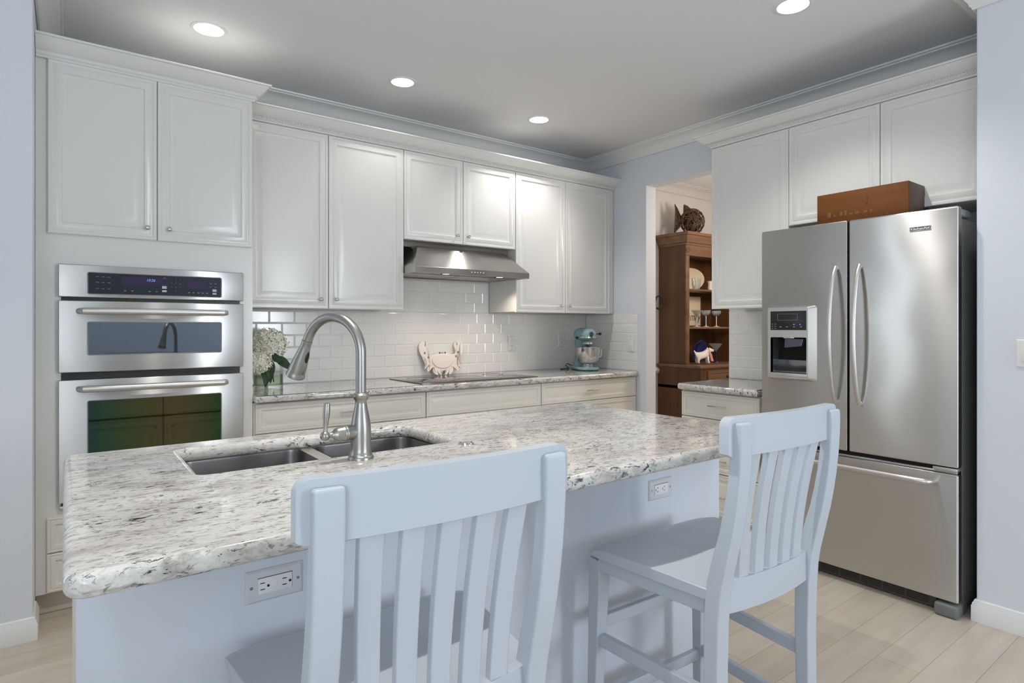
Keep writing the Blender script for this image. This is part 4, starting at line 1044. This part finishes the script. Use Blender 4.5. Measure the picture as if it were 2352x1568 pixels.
lean = Matrix.Translation((2.225, 3.812, CT + .006)) @ Matrix.Rotation(th0, 4, 'X')
def tri_prism(poly, h0, h1):
    bm = bmesh.new(); vv = [bm.verts.new((x, h0, z)) for x, z in poly]; f = bm.faces.new(vv)
    bmesh.ops.triangulate(bm, faces=[f]); r_ = bmesh.ops.extrude_face_region(bm, geom=bm.faces[:])
    for v_ in r_['geom']:
        if isinstance(v_, bmesh.types.BMVert): v_.co.y = h1
    return bm
MB().addbm(tri_prism(poly, 0, .012), lean).build('cutout', 'crab', t)
el = [(.098 * math.cos(2 * PI * k / 48), .118 + .0) for k in range(1)]
sh_ = [crabpt(985 + 290 * math.cos(a), 815 - 190 * math.sin(a) - 12 * math.cos(2 * a)) for a in [2 * PI * k / 40 for k in range(40)]]
MB().prism(sh_, -.006, .0005, 'Y', lean).build('shell', 'crab', t, bev=.002)
g = MB()
for px, py, r_ in ((915, 582, .0055), (1070, 578, .0055)):
    x, z = crabpt(px, py); g.ball((x, -.004, z), r_, (1, .6, 1), 12, 8, mtx=lean)
g.build('eyes', 'kick', t)
for px, py in ((512, 575), (605, 700), (1372, 692), (1445, 575)):
    x, z = crabpt(px, py); MB().ball((x, -.0005, z), .0085, (1, .18, 1), 14, 8, mtx=lean).build('hole', 'crab_hole', t)

# stand mixer
MX_, MY_ = 3.470, 3.625
t = thing('stand_mixer', 'aqua blue stand mixer with steel bowl in the corner of the back worktop', 'mixer', (MX_, MY_, CT), R(-24), local=True)
mb = MB(); vs = []
outl = []
for k in range(40):
    a = 2 * PI * k / 40; x = .098 * math.cos(a); y = .165 * math.sin(a) + .01
    if y > .03: x *= 1.0 - .12 * (y - .03) / .14
    e = .55; x = math.copysign(abs(math.cos(a)) ** e, math.cos(a)) * (.098 if y < .04 else .098 - .14 * (y - .04)); y = math.copysign(abs(math.sin(a)) ** .75, math.sin(a)) * .165 + .01
    outl.append((x, y))
mb.prism(outl, .006, .030); mb.build('base', 'mixer', t, bev=.008, seg=3)
MB().prism([(x * .96, y * .97) for x, y in outl], .0005, .007).build('foot_ring', 'rubber', t)
mb = MB(); rings = [(.075, .060, .110, .028), (.062, .075, .105, .06), (.050, .088, .100, .11), (.046, .092, .098, .17), (.050, .090, .104, .21), (.055, .085, .108, .25)]
vs = []; fs = []; n_ = 20
for hw, yc, _, z in rings:
    for k in range(n_):
        a = 2 * PI * k / n_; vs.append((hw * math.copysign(abs(math.cos(a)) ** .7, math.cos(a)), yc + (.052 + (.02 if z < .05 else 0)) * math.copysign(abs(math.sin(a)) ** .7, math.sin(a)), z))
for k in range(len(rings) - 1):
    for i in range(n_): j = (i + 1) % n_; fs.append((k * n_ + i, k * n_ + j, (k + 1) * n_ + j, (k + 1) * n_ + i))
fs += [tuple(range(n_)), tuple(range((len(rings) - 1) * n_, len(rings) * n_))]
mb.add(vs, fs).build('column', 'mixer', t, smooth=60)
# head: rounded, tapering to the nose (local -y is the front)
mb = MB(); vs = []; fs = []; sec = [(.150, .010), (.146, .035), (.130, .052), (.10, .062), (.05, .068), (0, .069), (-.05, .067), (-.095, .062), (-.125, .053), (-.142, .040), (-.150, .022), (-.152, .006)]
for y, r_ in sec:
    for k in range(24):
        a = 2 * PI * k / 24; ca, sa = math.cos(a), math.sin(a)
        vs.append((r_ * 1.02 * math.copysign(abs(ca) ** .85, ca), y, .292 + (r_ * .86 if sa > 0 else r_ * .72) * math.copysign(abs(sa) ** .85, sa)))
for k in range(len(sec) - 1):
    for i in range(24): j = (i + 1) % 24; fs.append((k * 24 + i, k * 24 + j, (k + 1) * 24 + j, (k + 1) * 24 + i))
fs += [tuple(range(24)), tuple(range((len(sec) - 1) * 24, len(sec) * 24))]
mb.add(vs, fs).build('head', 'mixer', t, smooth=60)
mb = MB(); vs = []; fs = []
for z in (.268, .278):
    for k in range(40):
        a = PI + PI * k / 39; r1 = .0715; y = -.07 + .086 * math.sin(a)
        vs.append((r1 * math.cos(a), y, z))
fs = [(i, i + 1, 41 + i, 40 + i) for i in range(39)]
mb.add(vs, fs).build('chrome_band', 'chrome', t, normals=False)
MB().lathe([(.022, 0), (.022, .006), (.018, .010), (.017, .012)], seg=24, mtx=Matrix.Translation((0, -.146, .300)) @ Matrix.Rotation(R(90), 4, 'X')).build('hub', 'chrome', t)
MB().lathe([(.004, 0), (.004, .022), (.010, .026), (.010, .042), (.004, .046)], seg=16, mtx=Matrix.Translation((.055, -.118, .300)) @ Matrix.Rotation(R(90), 4, 'Y')).build('hub_screw', 'black', t)
MB().ball((-.078, -.02, .268), .010, (1.3, 1, 1), 14, 8).build('speed_knob', 'black', t)
MB().lathe([(.040, .232), (.044, .216), (.036, .212), (.020, .205), (.013, .190), (.008, .186)], (0, -.075, 0), 24).build('beater_socket', 'chrome', t)
MB().tube([(0, -.075, .19), (0, -.075, .06)], .005, 8).build('beater_shaft', 'chrome', t)
bw = MB().lathe([(.046, .031), (.046, .036), (.040, .042), (.038, .048), (.060, .054), (.082, .078), (.094, .110), (.100, .150), (.103, .190), (.106, .193), (.1055, .194), (.101, .190), (.098, .150), (.091, .110), (.078, .078), (.050, .060), (.001, .057)], (0, -.075, 0), 40, cap=False).build('bowl', 'chrome', t)
MB().tube([(.066, -.150, .176), (.080, -.168, .178), (.082, -.171, .165), (.078, -.165, .120), (.066, -.150, .108)], [.007, .007, .007, .006, .006], 10, flat=((0, 0, 1), 1.0)).build('bowl_handle', 'chrome', bw)
MB().tube([(-.05, .14, .02), (-.10, .17, .045), (-.115, .17, .03), (-.09, .15, .006), (-.15, .10, .004), (-.19, .06, .0035)], .0035, 8).build('power_cord', 'rubber', t)

# glass vase with white hydrangeas
VX, VY = .965, 3.705
t = thing('glass_vase', 'clear cylindrical glass vase standing in the corner beside the oven cabinet', 'vase', (VX, VY, CT + .0005))
MB().lathe([(.001, 0), (.078, 0), (.082, .004), (.082, .175), (.0805, .1755)], (VX, VY, CT + .0005), 40, cap=False).build('vessel', 'glass', t)
MB().lathe([(.001, .0145), (.079, .0145), (.079, .075), (.001, .075)], (VX, VY, CT + .0005), 36, cap=False).build('water', 'glass_water', t)
def hydrangea(c, r, sq, label, stem_to, seed, leaves):
    random.seed(seed); c = Vector(c)
    t = thing('hydrangea', label, 'flower', (VX, VY, CT + .02), group='white hydrangeas in the vase')
    g = MB(); n_ = 210
    for k in range(n_):
        z = 1 - 2 * (k + .5) / n_
        if z < -.72: continue
        a = k * 2.39996; rr_ = math.sqrt(1 - z * z)
        d = Vector((rr_ * math.cos(a), rr_ * math.sin(a), z * sq)); p = c + d * r * random.uniform(.86, 1.04)
        nn = (d.normalized() + Vector([random.uniform(-.45, .45) for _ in range(3)])).normalized()
        u_ = nn.orthogonal().normalized(); w_ = nn.cross(u_); a0 = random.uniform(0, 2 * PI); s = random.uniform(.014, .019)
        for q_ in range(4):
            b0_ = a0 + q_ * PI / 2
            e0 = u_ * math.cos(b0_) + w_ * math.sin(b0_); e1 = u_ * math.cos(b0_ + .62) + w_ * math.sin(b0_ + .62); e2 = u_ * math.cos(b0_ - .62) + w_ * math.sin(b0_ - .62)
            cup = nn * random.uniform(.1, .45)
            g.add([p, p + (e2 * .75 + cup * .5) * s, p + (e0 * 1.15 + cup) * s, p + (e1 * .75 + cup * .5) * s], [(0, 1, 2, 3)])
    g.build('bloom', 'petal', t, normals=False)
    MB().tube([c - Vector((0, 0, r * sq * .6)), c * .5 + Vector(stem_to) * .5 + Vector((0, 0, .01)), Vector(stem_to)], .0038, 8).build('stem', 'stem', t)
    for (lx, ly, lz), (dx, dy, dz), ln in leaves:
        g = MB(); P0_ = Vector((lx, ly, lz)); dd = Vector((dx, dy, dz)).normalized(); sd = dd.cross(Vector((-.25, -.85, .3))).normalized(); nn = sd.cross(dd); vs = []
        for i in range(9):
            u_ = i / 8; w_ = .03 * math.sin(PI * min(1, u_ ** .8)) * (1 - .25 * u_); m_ = P0_ + dd * ln * u_ - Vector((0, 0, .03 * u_ * u_))
            vs += [m_ - sd * w_ + nn * .006, m_, m_ + sd * w_ + nn * .006]
        fs = [f_ for i in range(8) for f_ in ((3 * i, 3 * i + 1, 3 * i + 4, 3 * i + 3), (3 * i + 1, 3 * i + 2, 3 * i + 5, 3 * i + 4))]
        g.add(vs, fs).build('leaf', 'leaf', t, normals=False, smooth=80)
hydrangea((VX - .005, VY - .02, 1.165), .108, .78, 'larger domed white hydrangea head at the top of the vase', (VX + .03, VY, CT + .03), 5, [((VX + .02, VY - .06, 1.085), (.7, -.5, -.45), .13), ((VX - .01, VY - .075, 1.075), (-.05, -.25, -.9), .12), ((VX + .0, VY - .06, 1.09), (.5, -.3, -.1), .07)])
hydrangea((VX - .085, VY - .075, 1.055), .082, .85, 'smaller white hydrangea head hanging at the lower left of the vase', (VX - .02, VY, CT + .03), 9, [((VX - .02, VY - .08, 1.02), (-.3, -.3, -.9), .09)])

# ================================================================== DINING ROOM HUTCH AND ITS CONTENTS
HXL, HXR, HYF, HYB, HYL = 4.753, 5.62, 3.571, 3.898, 3.40
t = thing('china_hutch', 'brown wooden china hutch with open shelves seen through the doorway', 'hutch', (5.18, 3.7, 0))
mb = MB(); mb.box(4.735, 5.64, HYL, HYB, .09, .868); mb.build('base_carcass', 'hutch', t)
MB().box(4.75, 5.62, HYL + .03, HYB, .0, .089).build('plinth', 'hutch', t)
MB().box(4.712, 5.66, HYL - .02, HYB, .869, .900, bev=.010, seg=4).build('counter_ledge', 'hutch_x', t)
MB().box(4.748, 4.765, HYL + .02, HYB - .02, .30, .74).build('side_moulding', 'hutch', t)
MB().sweep([(0, .668), (.012, .668), (.018, .68), (.008, .695), (0, .695)], [(4.735, HYB), (4.735, HYL)][::-1]).build('side_moulding', 'hutch', t)
for x0, x1 in ((4.838, 5.36), (5.375, 5.60)):
    d = MB(); panel(d, x1 - x0, .13, BACK(x0, HYL - .014, .715), t=.013, k=.5); d = d.build('drawer', 'hutch_x', t)
    cx_ = (x0 + x1) / 2 + .06 if x0 < 5 else (x0 + x1) / 2
    MB().ball((cx_, HYL - .016, .783), .026, (1.35, .8, .62), 20, 12).build('cup_pull', 'iron', d, label='dark metal cup pull')
for x0, x1 in ((4.838, 5.21), (5.22, 5.60)):
    d = MB(); panel(d, x1 - x0, .56, BACK(x0, HYL - .014, .12), t=.013); d.build('door', 'hutch', t)
MB().box(HXL, HXL + .022, HYF + .022, HYB, .901, 2.05).build('side_panel', 'hutch', t)
MB().box(HXR - .022, HXR, HYF + .022, HYB, .901, 2.05).build('side_panel', 'hutch', t)
MB().box(HXL + .023, HXR - .023, HYB - .012, HYB, .901, 2.05).build('rear_panel', 'hutch', t)
for k in range(1, 5): MB().box(HXL + .17 * k + .02, HXL + .17 * k + .024, HYB - .0135, HYB - .0125, .91, 1.94).build('panel_groove', 'iron', t)
for x0 in (HXL, HXR - .048): MB().box(x0, x0 + .048, HYF, HYF + .021, .901, 1.948, bev=.003).build('stile', 'hutch_x', t)
MB().box(HXL, HXR, HYF, HYF + .021, 1.949, 2.05, bev=.002).build('frieze', 'hutch_x', t)
MB().box(HXL + .023, HXR - .023, HYF + .022, HYB - .013, 1.96, 1.975).build('shelf', 'hutch_x', t)
MB().lathe([(.026, 0), (.026, .006), (.021, .009), (.017, .005), (.012, .005), (.009, .009), (.001, .010)], seg=28, mtx=Matrix.Translation((HXL + .026, HYF, 1.998)) @ Matrix.Rotation(R(90), 4, 'X')).build('rosette', 'hutch_x', t)
for z in (1.240, 1.612): MB().box(HXL + .024, HXR - .05, HYF + .035, HYB - .014, z, z + .022, bev=.008, seg=3).build('shelf', 'hutch_x', t)
cpf = [(0, 2.05), (.008, 2.05), (.010, 2.066), (.024, 2.074), (.030, 2.10), (.050, 2.125), (.052, 2.134), (.066, 2.140), (.072, 2.165), (0, 2.165)]
MB().sweep([(o, z) for o, z in cpf], [(HXR, HYF), (HXL, HYF)] if False else [(HXL, HYB), (HXL, HYF), (HXR, HYF), (HXR, HYB)][::-1][::-1]).build('cornice', 'hutch_x', t, smooth=30) if False else None
MB().sweep([(-o, z) for o, z in cpf], [(HXR, HYB), (HXR, HYF), (HXL, HYF), (HXL, HYB)]).build('cornice', 'hutch_x', t, smooth=30) if False else MB().sweep(cpf, [(HXL, HYB), (HXL, HYF), (HXR, HYF), (HXR, HYB)]).build('cornice', 'hutch_x', t, smooth=30)
MB().box(HXL, HXR, HYF, HYB, 2.150, 2.160).build('top_board', 'hutch_x', t)

# woven fish sculpture on the hutch
FX_, FY_, FZ_ = 4.925, 3.665, 2.1655
t = thing('fish_sculpture', 'dark woven wicker fish sculpture standing on top of the hutch', 'sculpture', (FX_, FY_, FZ_), R(-36.8), local=True)
random.seed(11)
BC = Vector((.030, 0, .132)); BR = Vector((.118, .06, .130))
MB().ball(BC, 1, tuple(BR * .80), 20, 14).build('body', 'wicker_core', t)
g = MB()
for k in range(90):
    nrm = Vector([random.gauss(0, 1) for _ in range(3)]).normalized(); u_ = nrm.orthogonal().normalized(); w_ = nrm.cross(u_)
    a0 = random.uniform(0, 2 * PI); ln = random.uniform(1.2, 3.0); off = random.uniform(-.6, .6); pts = []
    for i in range(9):
        a = a0 + ln * i / 8; d = (u_ * math.cos(a) + w_ * math.sin(a)) * math.sqrt(1 - off * off) + nrm * off
        pts.append(BC + Vector((d.x * BR.x, d.y * BR.y, max(-.995, d.z) * BR.z)) * random.uniform(.97, 1.03))
    for p in pts: p.z = max(p.z, .004)
    g.tube(pts, .0028, 5)
g.build('wickerwork', 'wicker', t, normals=False)
def fin(poly, name):
    core = MB(); core.prism([(x * 1.0, z) for x, z in poly], -.008, .008, 'Y'); core.build(name, 'wicker_core', t)
    g = MB(); cxm = sum(p[0] for p in poly) / len(poly); czm = sum(p[1] for p in poly) / len(poly); n_ = len(poly)
    for k in range(46):
        def rp():
            i = random.randrange(n_); a, b_ = poly[i], poly[(i + 1) % n_]; f_ = random.random(); return (a[0] + (b_[0] - a[0]) * f_, a[1] + (b_[1] - a[1]) * f_)
        a, b_ = rp(), rp(); s_ = random.choice((-1, 1)); y_ = s_ * random.uniform(.009, .016)
        g.tube([(a[0], y_ * .4, a[1]), ((a[0] + b_[0]) / 2, y_, (a[1] + b_[1]) / 2), (b_[0], y_ * .4, b_[1])], .0026, 5)
    g.build(name + '_weave', 'wicker', t, normals=False)
fin([(-.145, .305), (-.118, .262), (-.092, .205), (-.055, .150), (-.060, .110), (-.100, .075), (-.135, .035), (-.152, .006), (-.150, .05), (-.128, .120), (-.132, .190)], 'tail_fin')
fin([(-.052, .302), (-.020, .285), (.012, .255), (.045, .225), (-.055, .190), (-.058, .240)], 'dorsal_fin')

# on the upper shelf
Z3, Z2, Z1 = 1.6345, 1.2625, .9005
t = thing('oval_platter', 'cream oval platter propped up at the back of the upper hutch shelf', 'platter', (5.12, 3.80, Z3))
MB().lathe([(.001, .004), (.75, .004), (.86, .03), (1, .045), (1, .055), (.85, .042), (.74, .016), (.001, .016)], seg=48, cap=False, mtx=Matrix.Translation((5.12, 3.815, Z3 + .116)) @ Matrix.Rotation(R(97), 4, 'X') @ Matrix.Diagonal((.232, .114, .35, 1)).to_4x4()).build('plate', 'cream_plate', t)
t = thing('crystal_tumbler', 'cut glass tumbler in front of the cream platter', 'glass', (5.055, 3.68, Z3))
g = MB(); vs = []; pr_ = [(.030, 0), (.034, .004), (.042, .05), (.047, .115), (.0445, .115), (.039, .05), (.028, .012)]; n_ = 32
for r_, z in pr_:
    for k in range(n_): a = 2 * PI * k / n_; q_ = r_ * (1 + .05 * math.cos(8 * a + z * 30)); vs.append((5.055 + q_ * math.cos(a), 3.68 + q_ * math.sin(a), Z3 + z))
g.add(vs, [(k * n_ + i, k * n_ + (i + 1) % n_, (k + 1) * n_ + (i + 1) % n_, (k + 1) * n_ + i) for k in range(len(pr_) - 1) for i in range(n_)] + [tuple(range(n_))]); g.build('tumbler', 'glassware', t)
t = thing('white_vase', 'slim white vase at the end of the upper hutch shelf, mostly behind the wall cabinet', 'vase', (5.345, 3.72, Z3))
MB().lathe([(.022, 0), (.026, .03), (.020, .07), (.030, .10), (.026, .10), (.016, .07), (.001, .05)], (5.345, 3.72, Z3), 20, cap=True).build('vessel', 'ceramic', t)
# on the middle shelf
t = thing('family_plaque', 'cream framed plaque with grey script lettering on the middle hutch shelf', 'sign', (5.19, 3.83, Z2))
MB().box(5.045, 5.335, 3.83, 3.845, Z2 + .012, Z2 + .312, bev=.002).build('board', 'cream_plate', t)
MB().box(5.045, 5.335, 3.822, 3.85, Z2, Z2 + .0115).build('foot_rail', 'kick', t)
v, f = text_mesh('family', .12, .0005, shear=.35, align='RIGHT'); M['script'] = mat('script_ink', (.12, .12, .12), .6)
MB().add([(p[0] * .9 + 5.325, 3.8292 - p[2], p[1] + Z2 + .10) for p in v], f).build('lettering', 'script', t, normals=False)
def stemglass(label, x, y, z, h, r, kind, m='glassware', ms='glass', grp=None):
    t = thing('stem_glass', label, 'glass', (x, y, z), group=grp)
    hb = h * (.42 if kind == 'martini' else .34); zs = h - hb
    if kind == 'martini': pr_ = [(.004, zs), (r, h), (r - .002, h), (.003, zs + .006)]
    else: pr_ = [(.004, zs), (r * .55, zs + hb * .12), (r * .95, zs + hb * .5), (r, h), (r - .002, h), (r * .9, zs + hb * .5), (r * .5, zs + hb * .2), (.003, zs + hb * .14)]
    MB().lathe(pr_, (x, y, z), 28, cap=False).build('glass_bowl', m, t)
    MB().lathe([(r * .72, 0), (r * .70, .003), (.012, .007), (.0055, .014), (.0045, zs * .5), (.0055, zs)], (x, y, z), 20).build('stem', ms, t)
M['stem_glass'] = mat('stem_glass', (.62, .66, .68), .06)
stemglass('wide martini glass in front of the cream plaque', 5.09, 3.70, Z2, .165, .055, 'martini', ms='stem_glass', grp='stemmed glasses on the middle shelf')
stemglass('middle stemmed glass, right of the cream plaque', 5.245, 3.70, Z2, .168, .045, 'coupe', ms='stem_glass', grp='stemmed glasses on the middle shelf')
stemglass('rightmost stemmed glass on the middle hutch shelf', 5.40, 3.685, Z2, .165, .048, 'coupe', ms='stem_glass', grp='stemmed glasses on the middle shelf')
# on the hutch counter
stemglass('large martini glass with a cobalt blue stem on the hutch counter', 5.355, 3.66, Z1, .19, .070, 'martini', ms='cobalt')
t = thing('blue_plate', 'dark cobalt blue glass plate propped behind the white ceramic dog', 'plate', (5.19, 3.74, Z1))
MB().lathe([(.001, .002), (.6, .002), (.8, .03), (1, .04), (1, .05), (.78, .042), (.58, .014), (.001, .014)], seg=44, cap=False, mtx=Matrix.Translation((5.175, 3.74, Z1 + .116)) @ Matrix.Rotation(R(100), 4, 'X') @ Matrix.Diagonal((.118, .118, .4, 1)).to_4x4()).build('plate', 'cobalt', t)
# white ceramic dog
t = thing('dog_figurine', 'small white ceramic dog wearing a pink scarf on the hutch counter', 'figurine', (4.93, 3.50, Z1), R(-30), local=True)
def skin(name, m, pts, edges, parent, lvl=2):
    me = bpy.data.meshes.new(name); me.from_pydata([p[:3] for p in pts], edges, []); o = bpy.data.objects.new(name, me); col.objects.link(o)
    o.modifiers.new('skin', 'SKIN'); sk = me.skin_vertices[0].data
    for i, p in enumerate(pts): sk[i].radius = (p[3], p[3]); sk[i].use_root = (i == 0)
    s_ = o.modifiers.new('sub', 'SUBSURF'); s_.levels = s_.render_levels = lvl
    dg = bpy.context.evaluated_depsgraph_get(); m2_ = bpy.data.meshes.new_from_object(o.evaluated_get(dg)); bpy.data.objects.remove(o)
    for p in m2_.polygons: p.use_smooth = True
    m2_.materials.clear(); m2_.materials.append(M[m]); r_ = bpy.data.objects.new(name, m2_); col.objects.link(r_); r_.parent = parent; return r_
pts = [(-.055, 0, .085, .034), (0, 0, .092, .032), (.035, 0, .110, .027), (.052, 0, .140, .026), (.080, 0, .135, .018), (.100, 0, .128, .012),
       (.030, .020, .055, .013), (.034, .022, .022, .012), (.048, .022, .010, .010), (.030, -.020, .055, .013), (.034, -.022, .022, .012), (.048, -.022, .010, .010),
       (-.062, .022, .055, .017), (-.070, .024, .025, .012), (-.056, .024, .010, .010), (-.062, -.022, .055, .017), (-.070, -.024, .025, .012), (-.056, -.024, .010, .010), (-.088, 0, .110, .009), (-.102, 0, .135, .006)]
ed = [(0, 1), (1, 2), (2, 3), (3, 4), (4, 5), (2, 6), (6, 7), (7, 8), (2, 9), (9, 10), (10, 11), (0, 12), (12, 13), (13, 14), (0, 15), (15, 16), (16, 17), (0, 18), (18, 19)]
skin('body', 'ceramic', pts, ed, t)
for s_ in (-1, 1): MB().ball((.046, s_ * .027, .140), .016, (.7, .35, 1.35), 12, 8).build('ear', 'ceramic', t)
MB().ball((.110, 0, .131), .0045, (1, 1, 1), 8, 6).build('nose', 'black', t)
for s_ in (-1, 1): MB().ball((.078, s_ * .016, .148), .0028, (1, 1, 1), 8, 6).build('eye', 'black', t)
MB().lathe([(.029, -.008), (.033, 0), (.029, .008)], seg=20, mtx=Matrix.Translation((.040, 0, .116)) @ Matrix.Rotation(R(35), 4, 'Y'), cap=False).build('scarf', 'pink', t)
MB().prism([(.040, .112), (.062, .106), (.082, .030), (.056, .034)], -.034, -.028, 'Y').build('scarf_end', 'pink', t)
t = thing('wall_hook', 'curled black iron hook on the dining room wall left of the hutch', 'hook', (4.66, 3.895, 1.52))
MB().tube([(4.66 + .050 * math.cos(a), 3.83 + .0 * a, 1.50 + .062 * math.sin(a)) for a in [R(-120 + 300 * k / 20) for k in range(21)]] + [(4.60, 3.85, 1.60), (4.60, 3.90, 1.64)], .009, 10).build('scroll', 'iron', t)

# lamp lighting the dining room
l = bpy.data.lights.new('dining_lamp', 'POINT'); l.energy = 46; l.color = (1, .89, .78); l.shadow_soft_size = .2
o = bpy.data.objects.new('dining_lamp', l); col.objects.link(o); o.location = (5.0, 2.3, 2.1)

for o in bpy.data.objects:
    if '_o' in o: del o['_o']
